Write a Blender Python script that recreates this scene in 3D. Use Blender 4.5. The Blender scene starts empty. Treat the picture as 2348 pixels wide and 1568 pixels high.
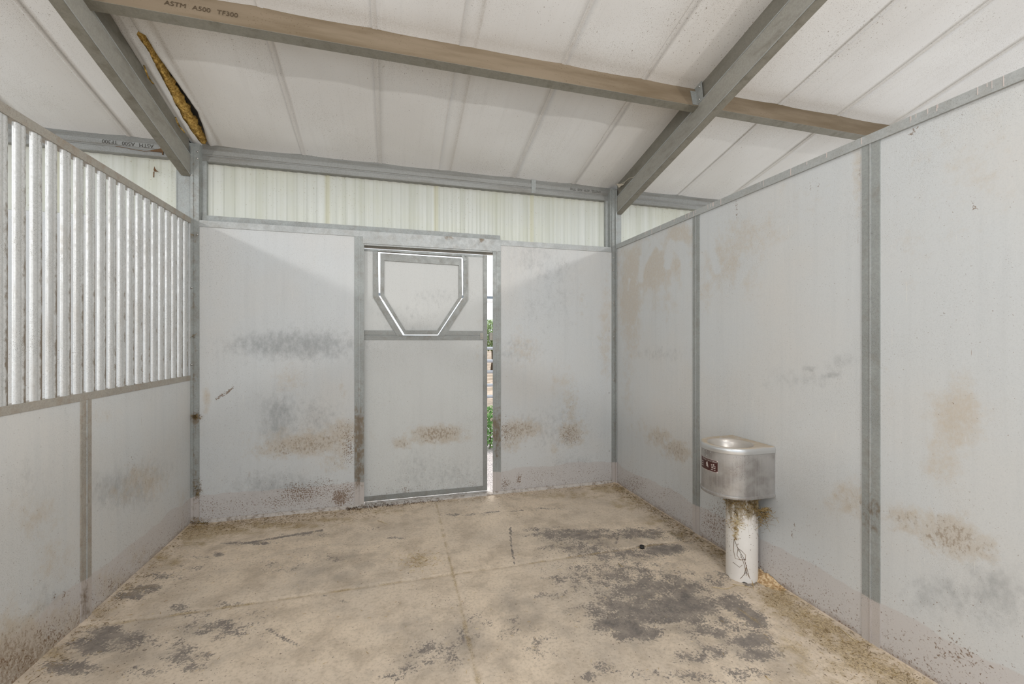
import bpy, bmesh, math, random
import numpy as np
from mathutils import Vector, noise as mnoise

random.seed(7)
rng = np.random.default_rng(7)
SC = bpy.context.scene
COL = SC.collection

# ------------------------------------------------------------------ camera model / stall dimensions (metres)
F, TH, CY, H = 982.0, 0.2722, 783.5, 1.43
L, R, D = -1.515, 2.178, 3.898            # left wall, right wall, back wall
CZ, SL = 3.03, 0.25                       # ceiling height at the back wall, roof pitch
C_, S_ = math.cos(TH), math.sin(TH)


def ray(u, v):
    a = (u - 1174) / F
    return np.array([a * C_ + S_, -a * S_ + C_, -(v - CY) / F])


def hit(u, v, k, val):
    d = ray(u, v)
    o = np.array([0, 0, H])
    return o + (val - o[k]) / d[k] * d


def bw(u, v, y=D): return hit(u, v, 1, y)
def lw(u, v, x=L): return hit(u, v, 0, x)
def rw(u, v, x=R): return hit(u, v, 0, x)
def fl(u, v, z=0.0): return hit(u, v, 2, z)


def cl(u, v, off=0.0):
    d = ray(u, v)
    t = (CZ + SL * D - off - H) / (d[2] + SL * d[1])
    return np.array([0, 0, H]) + t * d


def ceil_z(y, off=0.0): return CZ + SL * (D - y) - off


def proj(P):
    P = np.asarray(P, float)
    x, y, z = P[:, 0], P[:, 1], P[:, 2] - H
    X = x * C_ - y * S_
    Z = np.maximum(x * S_ + y * C_, 0.05)
    return 1174 + F * X / Z, CY - F * z / Z


# ------------------------------------------------------------------ materials
class M:
    def __init__(s, name):
        s.m = bpy.data.materials.new(name)
        s.m.use_nodes = True
        s.t = s.m.node_tree
        s.t.nodes.clear()
        s.out = s.t.nodes.new('ShaderNodeOutputMaterial')
        s.pos = s.node('ShaderNodeNewGeometry').outputs['Position']

    def node(s, typ, **kw):
        n = s.t.nodes.new(typ)
        for k, v in kw.items():
            setattr(n, k, v)
        return n

    def link(s, a, b):
        if hasattr(a, 'is_output'):
            s.t.links.new(a, b)
        else:
            b.default_value = a

    def vec(s, sx=1, sy=1, sz=1):
        n = s.node('ShaderNodeMapping')
        s.link(s.pos, n.inputs['Vector'])
        n.inputs['Scale'].default_value = (sx, sy, sz)
        return n.outputs[0]

    def nz(s, scale, detail=2, rough=.55, v=None, dist=0):
        n = s.node('ShaderNodeTexNoise')
        s.link(v if v is not None else s.pos, n.inputs['Vector'])
        n.inputs['Scale'].default_value = scale
        n.inputs['Detail'].default_value = detail
        n.inputs['Roughness'].default_value = rough
        n.inputs['Distortion'].default_value = dist
        return n.outputs['Fac']

    def vor(s, scale, v=None, feature='F1', out='Distance', rnd=1):
        n = s.node('ShaderNodeTexVoronoi')
        n.feature = feature
        s.link(v if v is not None else s.pos, n.inputs['Vector'])
        n.inputs['Scale'].default_value = scale
        n.inputs['Randomness'].default_value = rnd
        return n.outputs[out]

    def math(s, op, a, b=0.0, clamp=False):
        n = s.node('ShaderNodeMath', operation=op)
        n.use_clamp = clamp
        s.link(a, n.inputs[0])
        s.link(b, n.inputs[1])
        return n.outputs[0]

    def mr(s, x, a, b, c=0.0, d=1.0, smooth=True):
        n = s.node('ShaderNodeMapRange')
        n.interpolation_type = 'SMOOTHSTEP' if smooth else 'LINEAR'
        n.clamp = True
        s.link(x, n.inputs[0])
        for i, q in enumerate((a, b, c, d)):
            s.link(q, n.inputs[1 + i])
        return n.outputs[0]

    def mix(s, fac, a, b, blend='MIX'):
        n = s.node('ShaderNodeMix', data_type='RGBA', blend_type=blend)
        s.link(fac, n.inputs[0])
        for q, i in ((a, 6), (b, 7)):
            if isinstance(q, tuple) and len(q) == 3:
                q = q + (1.0,)
            s.link(q, n.inputs[i])
        return n.outputs[2]

    def attr(s, name='mask'):
        n = s.node('ShaderNodeAttribute', attribute_name=name)
        q = s.node('ShaderNodeSeparateColor')
        s.link(n.outputs['Color'], q.inputs[0])
        return q.outputs

    def xyz(s):
        n = s.node('ShaderNodeSeparateXYZ')
        s.link(s.pos, n.inputs[0])
        return n.outputs

    def bump(s, h, strength=.3, dist=.01):
        n = s.node('ShaderNodeBump')
        n.inputs['Strength'].default_value = strength
        n.inputs['Distance'].default_value = dist
        s.link(h, n.inputs['Height'])
        return n.outputs[0]

    def bsdf(s, col, rough=.6, metal=0.0, normal=None, spec=.35):
        n = s.node('ShaderNodeBsdfPrincipled')
        if isinstance(col, tuple) and len(col) == 3:
            col = col + (1.0,)
        s.link(col, n.inputs['Base Color'])
        s.link(rough, n.inputs['Roughness'])
        s.link(metal, n.inputs['Metallic'])
        n.inputs['Specular IOR Level'].default_value = spec
        if normal is not None:
            s.link(normal, n.inputs['Normal'])
        s.t.links.new(n.outputs[0], s.out.inputs[0])
        return n


def srgb(r, g, b):
    def f(c):
        c /= 255
        return c / 12.92 if c <= .04045 else ((c + .055) / 1.055) ** 2.4
    return (f(r), f(g), f(b))


def specks(m, scale, lo, hi, big=3.0, v=None):
    """sparse fly specks: small noise blobs, denser in patches"""
    n = m.nz(scale, 1.5, .6, v)
    b = m.nz(big, 2)
    t = m.math('ADD', n, m.mr(b, .3, .7, -.05, .05))
    return m.mr(t, lo, hi)


def pale_band(m):
    z = m.xyz()[2]
    n = m.nz(2.2, 3)
    e = m.math('ADD', z, m.mr(n, .3, .7, -.03, .03, False))
    return m.mr(e, .212, .222, 1, 0)


def wall_material(name, base, warm, band=True):
    m = M(name)
    at = m.attr()
    big = m.nz(1.1, 3)
    c = m.mix(m.mr(big, .35, .7), base, warm)
    # faint vertical wash streaks
    st = m.nz(1, 4, .6, m.vec(22, 22, .9))
    c = m.mix(m.mr(st, .45, .8, 0, .35), c, tuple(x * .86 for x in base))
    # paint mottling
    c = m.mix(m.mr(m.nz(170, 4, .7), .4, .72, 0, .30), c, tuple(x * .8 for x in base))
    # scuffed grey patches (mask G)
    gs = m.math('ADD', at['Green'], m.mr(m.nz(26, 5, .7, m.vec(1, 1, .7)), .3, .7, -.24, .24, False))
    c = m.mix(m.mr(gs, .1, .95, 0, .6), c, srgb(124, 126, 127))
    # dirt line where the sheet meets the floor
    zz = m.math('ADD', m.xyz()[2], m.mr(m.nz(14, 5, .7), .3, .7, -.018, .018, False))
    c = m.mix(m.mr(zz, .012, .045, .75, 0), c, srgb(112, 92, 70))
    # smooth tan film with wiped strokes
    wn = m.node('ShaderNodeAttribute', attribute_name='wash').outputs['Fac']
    wr_ = m.math('ADD', wn, m.mr(m.nz(11, 7, .72), .25, .75, -.42, .42, False))
    wf = m.math('MULTIPLY', m.mr(wr_, .18, .85), m.mr(m.nz(85, 4, .7, m.vec(1, 1, .6)), .25, .65, .45, 1))
    wf = m.math('MULTIPLY', wf, m.mr(wn, 0, .12))
    c = m.mix(m.math('MULTIPLY', wf, .68), c, srgb(190, 177, 159))
    # bottom band, paler and pinkish
    if band:
        c = m.mix(m.math('MULTIPLY', pale_band(m), .5), c, srgb(192, 182, 177))
    # tan rubbed stains (mask R): smooth wash and crisp flecks
    s1 = m.math('ADD', at['Red'], m.mr(m.nz(18, 6, .7), .3, .7, -.35, .35, False))
    c = m.mix(m.mr(s1, .25, .85, 0, .5), c, srgb(184, 169, 148))
    nf = m.nz(62, 6, .72, m.vec(1, 1, .65))
    s2 = m.math('ADD', m.math('MULTIPLY', at['Red'], .62), m.mr(nf, .25, .75, -.45, .45, False))
    c = m.mix(m.mr(s2, .42, .72, 0, .6), c, srgb(136, 116, 92))
    # crusted brown dung flecks and painted shade beside the pipe (mask B)
    s3 = m.math('ADD', m.math('MULTIPLY', at['Blue'], .7), m.mr(m.nz(110, 4, .65), .25, .75, -.55, .55, False))
    c = m.mix(m.mr(s3, .44, .58, 0, .8), c, srgb(112, 84, 56))
    # fly specks and hairline scratches
    c = m.mix(m.math('MULTIPLY', specks(m, 420, .655, .72, 2.0), .62), c, srgb(118, 110, 100))
    c = m.mix(m.math('MULTIPLY', specks(m, 230, .715, .755, 1.3), .75), c, srgb(100, 87, 73))
    sc = m.nz(1, 2, .5, m.vec(140, 140, 4.5))
    c = m.mix(m.mr(sc, .735, .765, 0, .8), c, srgb(216, 214, 208))
    sc2 = m.nz(1, 2, .5, m.vec(90, 90, 7))
    c = m.mix(m.mr(sc2, .77, .80, 0, .6), c, srgb(150, 122, 96))
    b = m.bump(m.nz(90, 3), .12, .004)
    m.bsdf(c, m.mr(big, .3, .7, .48, .62), 0, b, .3)
    return m.m


def metal_material(name, base, dirt, rough=.45, metal=.45, dirt_amt=.4, speck=True, band=False, stretch=(1, 1, 1)):
    m = M(name)
    at = m.attr()
    cell = m.vor(130, None, 'F1', 'Color')
    sep = m.node('ShaderNodeSeparateColor')
    m.link(cell, sep.inputs[0])
    c = m.mix(m.mr(sep.outputs[0], 0, 1, 0, .30), base, tuple(x * .62 for x in base))
    c = m.mix(m.mr(m.nz(4, 4, .6, m.vec(*stretch)), .35, .75, 0, .5), c, tuple(x * .78 for x in base))
    c = m.mix(m.mr(m.nz(1, 4, .65, m.vec(*[q * 14 for q in stretch])), .45, .8, 0, dirt_amt), c, dirt)
    if band:
        c = m.mix(m.math('MULTIPLY', pale_band(m), .92), c, srgb(196, 188, 183))
    s1 = m.math('ADD', at['Red'], m.mr(m.nz(40, 4, .65, m.vec(1, 1, .6)), .3, .7, -.35, .35, False))
    c = m.mix(m.mr(s1, .2, .8, 0, .82), c, srgb(116, 97, 72))
    if speck:
        c = m.mix(m.math('MULTIPLY', specks(m, 400, .64, .70, 4), .75), c, srgb(96, 88, 76))
    m.bsdf(c, m.mr(m.nz(25, 3), .3, .7, rough - .08, rough + .12), metal, m.bump(m.nz(220, 2), .08, .002), .5)
    return m.m


def plain(name, col, rough=.6, metal=0.0, var=.25, scale=30, bump=0):
    m = M(name)
    c = m.mix(m.mr(m.nz(scale, 4), .3, .7, 0, var), col, tuple(x * .55 for x in col))
    m.bsdf(c, rough, metal, m.bump(m.nz(scale * 3, 3), bump, .004) if bump else None)
    return m.m


def two_tone(name, a, b, scale, lo=.42, hi=.58, rough=.8, bump=.0, detail=4):
    m = M(name)
    n = m.nz(scale, detail, .65)
    m.bsdf(m.mix(m.mr(n, lo, hi), a, b), rough, 0, m.bump(n, bump, .01) if bump else None, .2)
    return m.m


MAT = {}
MAT['wall'] = wall_material('painted_steel_panel', srgb(202, 204, 204), srgb(205, 203, 199))
MAT['galv'] = metal_material('galvanized_trim', srgb(160, 163, 160), srgb(122, 110, 94), .5, .15, .4, True, True)
MAT['galv_dark'] = metal_material('dull_galvanized', srgb(152, 153, 149), srgb(116, 104, 88), .5, .2, .5, True, False)
MAT['galv_light'] = metal_material('bright_galvanized', srgb(180, 182, 180), srgb(150, 140, 126), .5, .2, .35, True, True)
MAT['rail'] = metal_material('dusty_rail', srgb(176, 170, 160), srgb(150, 126, 100), .55, .25, .6, True, True)
MAT['bar'] = metal_material('grille_bar_steel', srgb(216, 217, 216), srgb(166, 150, 128), .42, .35, .30, True, False, (1, 1, .2))
MAT['beam'] = metal_material('weathered_beam', srgb(164, 161, 152), srgb(116, 110, 96), .5, .15, .6, False, False, (.3, .3, 1))
MAT['beam_dark'] = metal_material('beam_web', srgb(134, 130, 119), srgb(104, 98, 84), .55, .15, .6, False, False, (.3, .3, 1))  # darker copy of the beam steel, shade on the upper web painted in
MAT['flange'] = metal_material('beam_flange', srgb(130, 126, 114), srgb(92, 84, 68), .55, .15, .7, True)
MAT['eave'] = metal_material('eave_beam', srgb(150, 150, 146), srgb(118, 112, 102), .5, .3, .65, True, False, (.15, 1, 2))
MAT['door'] = wall_material('door_sheet', srgb(206, 207, 204), srgb(202, 202, 199), False)


def purlin_material():
    m = M('dusty_purlin')
    c = m.mix(m.mr(m.nz(1, 4, .6, m.vec(1.2, 9, 9)), .35, .7), srgb(132, 117, 98), srgb(110, 95, 75))
    c = m.mix(specks(m, 130, .67, .73, 3), c, srgb(104, 88, 68))
    m.bsdf(c, .75, 0, None, .2)
    return m.m


MAT['purlin'] = purlin_material()


def ceiling_material():
    m = M('vinyl_insulation_facing')
    at = m.attr()
    c = m.mix(m.mr(m.nz(1.3, 3), .3, .7), srgb(222, 220, 217), srgb(213, 210, 206))
    c = m.mix(m.mr(m.nz(1, 3, .6, m.vec(30, 1.2, 3)), .5, .8, 0, .18), c, srgb(190, 186, 180))
    c = m.mix(m.math('MULTIPLY', at['Red'], m.mr(m.nz(120, 4, .7), .3, .7, .25, .8)), c, srgb(150, 138, 122))
    c = m.mix(m.math('MULTIPLY', specks(m, 270, .645, .71, 1.6), .7), c, srgb(140, 128, 114))
    c = m.mix(m.math('MULTIPLY', specks(m, 120, .725, .75, 1.1, m.vec(1, .6, 1)), .8), c, srgb(112, 92, 72))
    m.bsdf(c, .55, 0, m.bump(m.nz(6, 3), .10, .02), .3)
    return m.m


MAT['ceiling'] = ceiling_material()


def floor_material():
    m = M('dusty_stall_floor')
    at = m.attr()
    c = m.mix(m.mr(m.nz(1.4, 4), .35, .68), srgb(228, 210, 188), srgb(212, 197, 179))
    c = m.mix(m.mr(m.nz(4.5, 6, .7), .42, .70, 0, .75), c, srgb(182, 166, 147))
    c = m.mix(m.mr(m.nz(60, 4, .65), .45, .72, 0, .42), c, srgb(160, 142, 121))
    # greyed trampled film (mask G)
    g = m.math('ADD', at['Green'], m.mr(m.nz(7, 4), .3, .7, -.25, .25, False))
    c = m.mix(m.mr(g, .1, .85, 0, .75), c, srgb(152, 142, 131))
    # dark bare patches with crisp broken edges (mask R)
    n1 = m.nz(13, 8, .72)
    n2 = m.nz(80, 6, .74)
    nn = m.math('ADD', m.math('MULTIPLY', n1, .5), m.math('MULTIPLY', n2, .5))
    d = m.math('ADD', m.math('MULTIPLY', at['Red'], .31), nn)
    dk = m.mix(m.mr(m.nz(16, 3), .35, .7), srgb(122, 115, 110), srgb(150, 140, 130))
    c = m.mix(m.mr(d, .655, .70, 0, .9), c, dk)
    c = m.mix(m.mr(d, .77, .86, 0, .45), c, srgb(88, 85, 85))
    # hay chaff (mask B)
    hn = m.nz(150, 3, .7)
    hc = m.mix(m.mr(hn, .42, .6), srgb(140, 119, 88), srgb(196, 174, 132))
    hb = m.math('ADD', at['Blue'], m.mr(m.nz(13, 4), .3, .7, -.3, .3, False))
    c = m.mix(m.mr(hb, .25, .85, 0, .7), c, hc)
    # sparse pebbly pits and pale straw flecks
    c = m.mix(m.math('MULTIPLY', specks(m, 70, .70, .73, 1.2), .75), c, srgb(104, 92, 80))
    c = m.mix(specks(m, 210, .75, .78, 2.2), c, srgb(226, 214, 184))
    h = m.math('ADD', nn, m.math('MULTIPLY', m.nz(140, 3), .25))
    m.bsdf(c, .82, 0, m.bump(h, .32, .012), .22)
    return m.m


MAT['floor'] = floor_material()


def translucent_material():
    m = M('translucent_fibreglass')
    x = m.vec(1, 0, 0)
    n = m.nz(9, 3, .6, x)
    c = m.mix(m.mr(n, .35, .7), srgb(212, 214, 206), srgb(197, 199, 186))
    c = m.mix(m.mr(m.nz(2.2, 4), .4, .75, 0, .35), c, srgb(206, 206, 180))
    at = m.attr()
    c = m.mix(m.math('MULTIPLY', at['Red'], .6), c, srgb(200, 197, 168))
    c = m.mix(m.math('MULTIPLY', specks(m, 90, .71, .75, 2), .7), c, srgb(160, 152, 122))
    dif = m.node('ShaderNodeBsdfDiffuse')
    tr = m.node('ShaderNodeBsdfTranslucent')
    gl = m.node('ShaderNodeBsdfGlossy')
    gl.inputs['Roughness'].default_value = .3
    m.link(c, dif.inputs[0])
    m.link(c, tr.inputs[0])
    a = m.node('ShaderNodeMixShader')
    a.inputs[0].default_value = .62
    m.link(dif.outputs[0], a.inputs[1])
    m.link(tr.outputs[0], a.inputs[2])
    b = m.node('ShaderNodeMixShader')
    b.inputs[0].default_value = .04
    m.link(a.outputs[0], b.inputs[1])
    m.link(gl.outputs[0], b.inputs[2])
    m.link(b.outputs[0], m.out.inputs[0])
    return m.m


MAT['sheet'] = translucent_material()


def stainless_material():
    m = M('dull_stainless_jacket')
    c = m.mix(m.mr(m.nz(9, 4, .6), .35, .7), srgb(178, 175, 172), srgb(148, 143, 139))
    c = m.mix(m.mr(m.nz(1, 3, .6, m.vec(90, 90, 3)), .4, .75, 0, .35), c, srgb(190, 186, 182))
    c = m.mix(m.math('MULTIPLY', specks(m, 230, .68, .73, 6), .7), c, srgb(104, 92, 80))
    m.bsdf(c, m.mr(m.nz(20, 3), .3, .7, .32, .46), .55, None, .5)
    return m.m


MAT['steel'] = stainless_material()
MAT['rim'] = plain('dusty_aluminium_rim', srgb(205, 198, 190), .36, .55, .2, 14)


def rim_top_material():
    m = M('rim_with_dust')
    g = m.node('ShaderNodeNewGeometry')
    s = m.node('ShaderNodeSeparateXYZ')
    m.link(g.outputs['Normal'], s.inputs[0])
    f = m.math('MULTIPLY', m.mr(s.outputs[2], .55, .98), m.mr(m.nz(22, 4), .25, .6, .45, 1))
    c = m.mix(f, srgb(206, 206, 205), srgb(182, 166, 145))
    m.bsdf(c, m.mr(f, 0, 1, .3, .85), m.mr(f, 0, 1, .75, 0), None, .5)
    return m.m


MAT['rim_top'] = rim_top_material()


def pipe_material():
    m = M('white_pvc_pipe')
    z = m.xyz()[2]
    c = m.mix(m.mr(m.nz(5, 3), .35, .7, 0, .5), srgb(236, 232, 226), srgb(216, 208, 200))
    top = m.math('ADD', m.mr(z, .24, .48), m.mr(m.nz(1, 4, .65, m.vec(45, 45, 9)), .3, .7, -.40, .45, False))
    c = m.mix(m.mr(top, .4, 1, 0, .8), c, srgb(128, 108, 66))
    c = m.mix(specks(m, 90, .67, .71, 6), c, srgb(120, 96, 72))
    m.bsdf(c, .42, 0, None, .4)
    return m.m


MAT['pipe'] = pipe_material()
MAT['maroon'] = plain('maroon_plaque', srgb(74, 38, 34), .45, 0, .3, 40)
MAT['plaque_white'] = plain('plaque_print', srgb(204, 192, 186), .5, 0, .15, 40)
MAT['zinc'] = plain('zinc_bolt', srgb(206, 204, 200), .3, .8, .2, 60)
MAT['ink'] = plain('stencil_ink', srgb(74, 70, 64), .8, 0, .3, 80)
MAT['ink_tan'] = plain('faded_stencil_ink', srgb(84, 70, 52), .85, 0, .3, 80)
MAT['straw'] = two_tone('straw', srgb(222, 204, 164), srgb(168, 140, 92), 25, .4, .6)
MAT['hay'] = two_tone('hay', srgb(168, 144, 100), srgb(108, 88, 54), 30, .4, .6)
MAT['strands'] = two_tone('dry_strands', srgb(138, 108, 76), srgb(96, 74, 50), 30)
MAT['shavings'] = two_tone('wood_shavings', srgb(222, 196, 158), srgb(172, 138, 98), 60, .4, .6, .85, .3)
MAT['crumbs'] = two_tone('dark_crumbs', srgb(64, 46, 34), srgb(124, 100, 78), 45, .45, .6, .9, .3)
MAT['insulation'] = two_tone('yellow_fibreglass_wool', srgb(222, 186, 108), srgb(150, 112, 54), 75, .35, .68, .95, .9, 6)
MAT['deck'] = plain('roof_deck', srgb(96, 96, 92), .6, .1, .3, 8)
MAT['web'] = plain('cobweb_silk', srgb(196, 186, 168), .9, 0, .2, 30)
MAT['brown_web'] = plain('brown_cobweb', srgb(112, 84, 58), .9, 0, .3, 30)
MAT['black'] = plain('black_plastic', srgb(50, 48, 46), .5, 0, .2, 30)
MAT['sill'] = two_tone('crumbling_sill', srgb(206, 200, 194), srgb(160, 148, 136), 26, .45, .65, .8, .25)
MAT['gravel'] = two_tone('gravel', srgb(206, 196, 190), srgb(126, 118, 116), 75, .45, .62, .9, .8)
MAT['pasture'] = two_tone('dry_pasture', srgb(176, 158, 140), srgb(140, 124, 106), 1.6, .4, .6, .9)
MAT['leaf'] = two_tone('leaf_green', srgb(160, 176, 128), srgb(120, 140, 92), 3, .4, .6)
MAT['weed'] = two_tone('weed_green', srgb(140, 180, 112), srgb(104, 146, 82), 6, .4, .6)
MAT['bark'] = plain('bark', srgb(104, 88, 72), .9, 0, .4, 12, .3)
MAT['fence'] = plain('pale_pipe_rail', srgb(206, 208, 214), .45, .1, .15, 6)


def white_sheet_material():  # translucency added so the shelter roof and fascia glow bright under the sky
    m = M('white_translucent_roofing')
    tr = m.node('ShaderNodeBsdfTranslucent')
    tr.inputs[0].default_value = (.93, .94, .95, 1)
    m.t.links.new(tr.outputs[0], m.out.inputs[0])
    return m.m


MAT['white_sheet'] = white_sheet_material()
MAT['soffit_beam'] = plain('grey_beam', srgb(120, 128, 136), .5, .1, .2, 6)


# ------------------------------------------------------------------ mesh helpers
class MB:
    def __init__(s):
        s.v, s.f = [], []

    def add(s, vs, fs):
        o = len(s.v)
        s.v += [tuple(map(float, q)) for q in vs]
        s.f += [tuple(i + o for i in f) for f in fs]
        return s

    def box(s, x0, x1, y0, y1, z0, z1, nz=1, nx=1, ny=1):
        """box; its long sides may be divided so that stain masks have vertices to live on"""
        xs, ys, zs = np.linspace(x0, x1, nx + 1), np.linspace(y0, y1, ny + 1), np.linspace(z0, z1, nz + 1)
        idx, vs, fs = {}, [], []

        def vid(i, j, k):
            if (i, j, k) not in idx:
                idx[(i, j, k)] = len(vs)
                vs.append((xs[i], ys[j], zs[k]))
            return idx[(i, j, k)]
        for j in range(ny):
            for k in range(nz):
                fs.append((vid(0, j, k), vid(0, j, k + 1), vid(0, j + 1, k + 1), vid(0, j + 1, k)))
                fs.append((vid(nx, j, k), vid(nx, j + 1, k), vid(nx, j + 1, k + 1), vid(nx, j, k + 1)))
        for i in range(nx):
            for k in range(nz):
                fs.append((vid(i, 0, k), vid(i + 1, 0, k), vid(i + 1, 0, k + 1), vid(i, 0, k + 1)))
                fs.append((vid(i, ny, k), vid(i, ny, k + 1), vid(i + 1, ny, k + 1), vid(i + 1, ny, k)))
        for i in range(nx):
            for j in range(ny):
                fs.append((vid(i, j, 0), vid(i, j + 1, 0), vid(i + 1, j + 1, 0), vid(i + 1, j, 0)))
                fs.append((vid(i, j, nz), vid(i + 1, j, nz), vid(i + 1, j + 1, nz), vid(i, j + 1, nz)))
        return s.add(vs, fs)

    def hexa(s, a, b):
        """solid between two quads a and b (4 points each, same winding)"""
        vs = list(a) + list(b)
        fs = [(3, 2, 1, 0), (4, 5, 6, 7)] + [(i, (i + 1) % 4, 4 + (i + 1) % 4, 4 + i) for i in range(4)]
        return s.add(vs, fs)

    def prism(s, prof, fn, t0, t1, n=1, closed=True):
        """profile points swept; fn(p, t) gives the 3-D point"""
        k = len(prof)
        vs, fs = [], []
        for i in range(n + 1):
            t = t0 + (t1 - t0) * i / n
            vs += [fn(p, t) for p in prof]
        for i in range(n):
            for j in range(k if closed else k - 1):
                fs.append((i * k + j, i * k + (j + 1) % k, (i + 1) * k + (j + 1) % k, (i + 1) * k + j))
        if closed:
            fs.append(tuple(range(k - 1, -1, -1)))
            fs.append(tuple(n * k + j for j in range(k)))
        return s.add(vs, fs)

    def tube(s, pts, r, seg=8, caps=True):
        pts = [Vector(p) for p in pts]
        rs = r if isinstance(r, (list, tuple)) else [r] * len(pts)
        vs, fs = [], []
        for i, p in enumerate(pts):
            d = (pts[min(i + 1, len(pts) - 1)] - pts[max(i - 1, 0)]).normalized()
            a = d.orthogonal().normalized() if i == 0 else (pa - d * pa.dot(d)).normalized()
            pa = a
            b = d.cross(a)
            vs += [p + (a * math.cos(2 * math.pi * j / seg) + b * math.sin(2 * math.pi * j / seg)) * rs[i] for j in range(seg)]
        for i in range(len(pts) - 1):
            for j in range(seg):
                fs.append((i * seg + j, i * seg + (j + 1) % seg, (i + 1) * seg + (j + 1) % seg, (i + 1) * seg + j))
        if caps:
            fs.append(tuple(range(seg - 1, -1, -1)))
            fs.append(tuple((len(pts) - 1) * seg + j for j in range(seg)))
        return s.add(vs, fs)

    def obj(s, name, mat, parent=None, smooth=False, mask=None, bevel=0, world=True):
        me = bpy.data.meshes.new(name)
        off = np.array(parent_loc(parent)) if (parent is not None and world) else np.zeros(3)
        V = np.array(s.v, float).reshape(-1, 3)
        me.from_pydata([tuple(p - off) for p in V], [], s.f)
        me.update()
        bm = bmesh.new()
        bm.from_mesh(me)
        bmesh.ops.recalc_face_normals(bm, faces=bm.faces)
        bm.to_mesh(me)
        bm.free()
        if smooth:
            me.polygons.foreach_set('use_smooth', [True] * len(me.polygons))
        if mask is not None:
            mk = mask(V) if callable(mask) else mask
            a = me.color_attributes.new('mask', 'FLOAT_COLOR', 'POINT')
            a.data.foreach_set('color', np.concatenate([mk[:, :3], np.ones((len(V), 1))], 1).astype(np.float32).ravel())
            if mk.shape[1] == 4:
                wa = me.attributes.new('wash', 'FLOAT', 'POINT')
                wa.data.foreach_set('value', mk[:, 3].astype(np.float32))
        me.materials.append(MAT[mat] if isinstance(mat, str) else mat)
        o = bpy.data.objects.new(name, me)
        COL.objects.link(o)
        if parent is not None:
            o.parent = parent
        if bevel:
            b = o.modifiers.new('edge', 'BEVEL')
            b.width = bevel
            b.segments = 2
            b.limit_method = 'ANGLE'
        return o


def parent_loc(p):
    loc = Vector((0, 0, 0))
    while p is not None:
        loc += p.location
        p = p.parent
    return loc


def tag(o, label=None, cat=None, group=None, kind=None):
    if label: o['label'] = label
    if cat: o['category'] = cat
    if group: o['group'] = group
    if kind: o['kind'] = kind
    return o


def empty(name, loc, label=None, cat=None, group=None, kind=None):
    o = bpy.data.objects.new(name, None)
    o.empty_display_size = .1
    COL.objects.link(o)
    o.location = loc
    return tag(o, label, cat, group, kind)


def shade_auto(o, deg=35):
    bm = bmesh.new()
    bm.from_mesh(o.data)
    for f in bm.faces: f.smooth = True
    for e in bm.edges:
        if len(e.link_faces) == 2 and e.calc_face_angle(0) > math.radians(deg): e.smooth = False
    bm.to_mesh(o.data)
    bm.free()
    return o


def grid(nu, nv, fn):
    vs = [fn(i / nu, j / nv) for j in range(nv + 1) for i in range(nu + 1)]
    fs = [(j * (nu + 1) + i, j * (nu + 1) + i + 1, (j + 1) * (nu + 1) + i + 1, (j + 1) * (nu + 1) + i)
          for j in range(nv) for i in range(nu)]
    return vs, fs


# ------------------------------------------------------------------ stain masks, traced where each stain lies on its surface
def blobs_at(V, blobs):
    u, v = proj(V)
    out = np.zeros(len(V))
    for b in blobs:
        cu, cv, ru, rv, a = b[:5]
        rot = math.radians(b[5]) if len(b) > 5 else 0
        du, dv = u - cu, v - cv
        x = (du * math.cos(rot) + dv * math.sin(rot)) / ru
        y = (-du * math.sin(rot) + dv * math.cos(rot)) / rv
        out = np.maximum(out, a * np.exp(-(x * x + y * y) ** 1.3 * .8)) if len(b) < 7 else out + a * np.exp(-(x * x + y * y))
    return out


def strokes_at(V, lines):
    u, v = proj(V)
    out = np.zeros(len(V))
    for u0, v0, u1, v1, w, a in lines:
        dx, dy = u1 - u0, v1 - v0
        t = np.clip(((u - u0) * dx + (v - v0) * dy) / (dx * dx + dy * dy), 0, 1)
        d = np.hypot(u - u0 - t * dx, v - v0 - t * dy)
        out = np.maximum(out, a * np.exp(-(d / w) ** 2))
    return out


WALL_TAN = [
    # back wall left panel
    (700, 1020, 130, 28, .85, -6), (790, 990, 40, 40, .75), (650, 870, 30, 30, .45), (620, 1030, 50, 25, .6), (770, 1040, 45, 60, .55),
    (473, 915, 10, 40, .5), (786, 900, 12, 30, .45), (650, 800, 130, 14, .12),
    # back wall right panel
    (1190, 985, 55, 26, .9, -6), (1170, 1010, 30, 30, .7), (1310, 940, 22, 60, .6), (1310, 990, 36, 36, .8), (1200, 800, 40, 40, .45),
    (1385, 780, 22, 60, .4), (1330, 690, 22, 60, .3), (1270, 1030, 14, 14, .6),
    # door
    (1000, 995, 70, 24, .95, -3), (920, 1015, 28, 16, .75), (960, 1000, 14, 22, .5), (1100, 780, 12, 80, .3), (1035, 640, 30, 40, .1),
    # right wall, far panel
    (1510, 1000, 34, 24, .7), (1550, 1030, 40, 26, .8, 20), (1560, 1045, 26, 20, .7), (1470, 985, 26, 30, .4),
    # right wall, middle panel
    (1960, 1150, 46, 40, .62), (1930, 1130, 50, 30, .42), (1965, 420, 12, 80, .28),
    # right wall, near panel
    (2080, 1190, 60, 30, .75, 18), (2180, 1230, 90, 50, .88, 18), (2250, 1260, 50, 36, .75, 20), (2190, 980, 40, 60, .3),
    # left wall
    (330, 1100, 60, 46, .6), (290, 1130, 60, 30, .5), (80, 1190, 60, 60, .45), (130, 1270, 50, 60, .4), (230, 950, 30, 40, .25),
]
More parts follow.
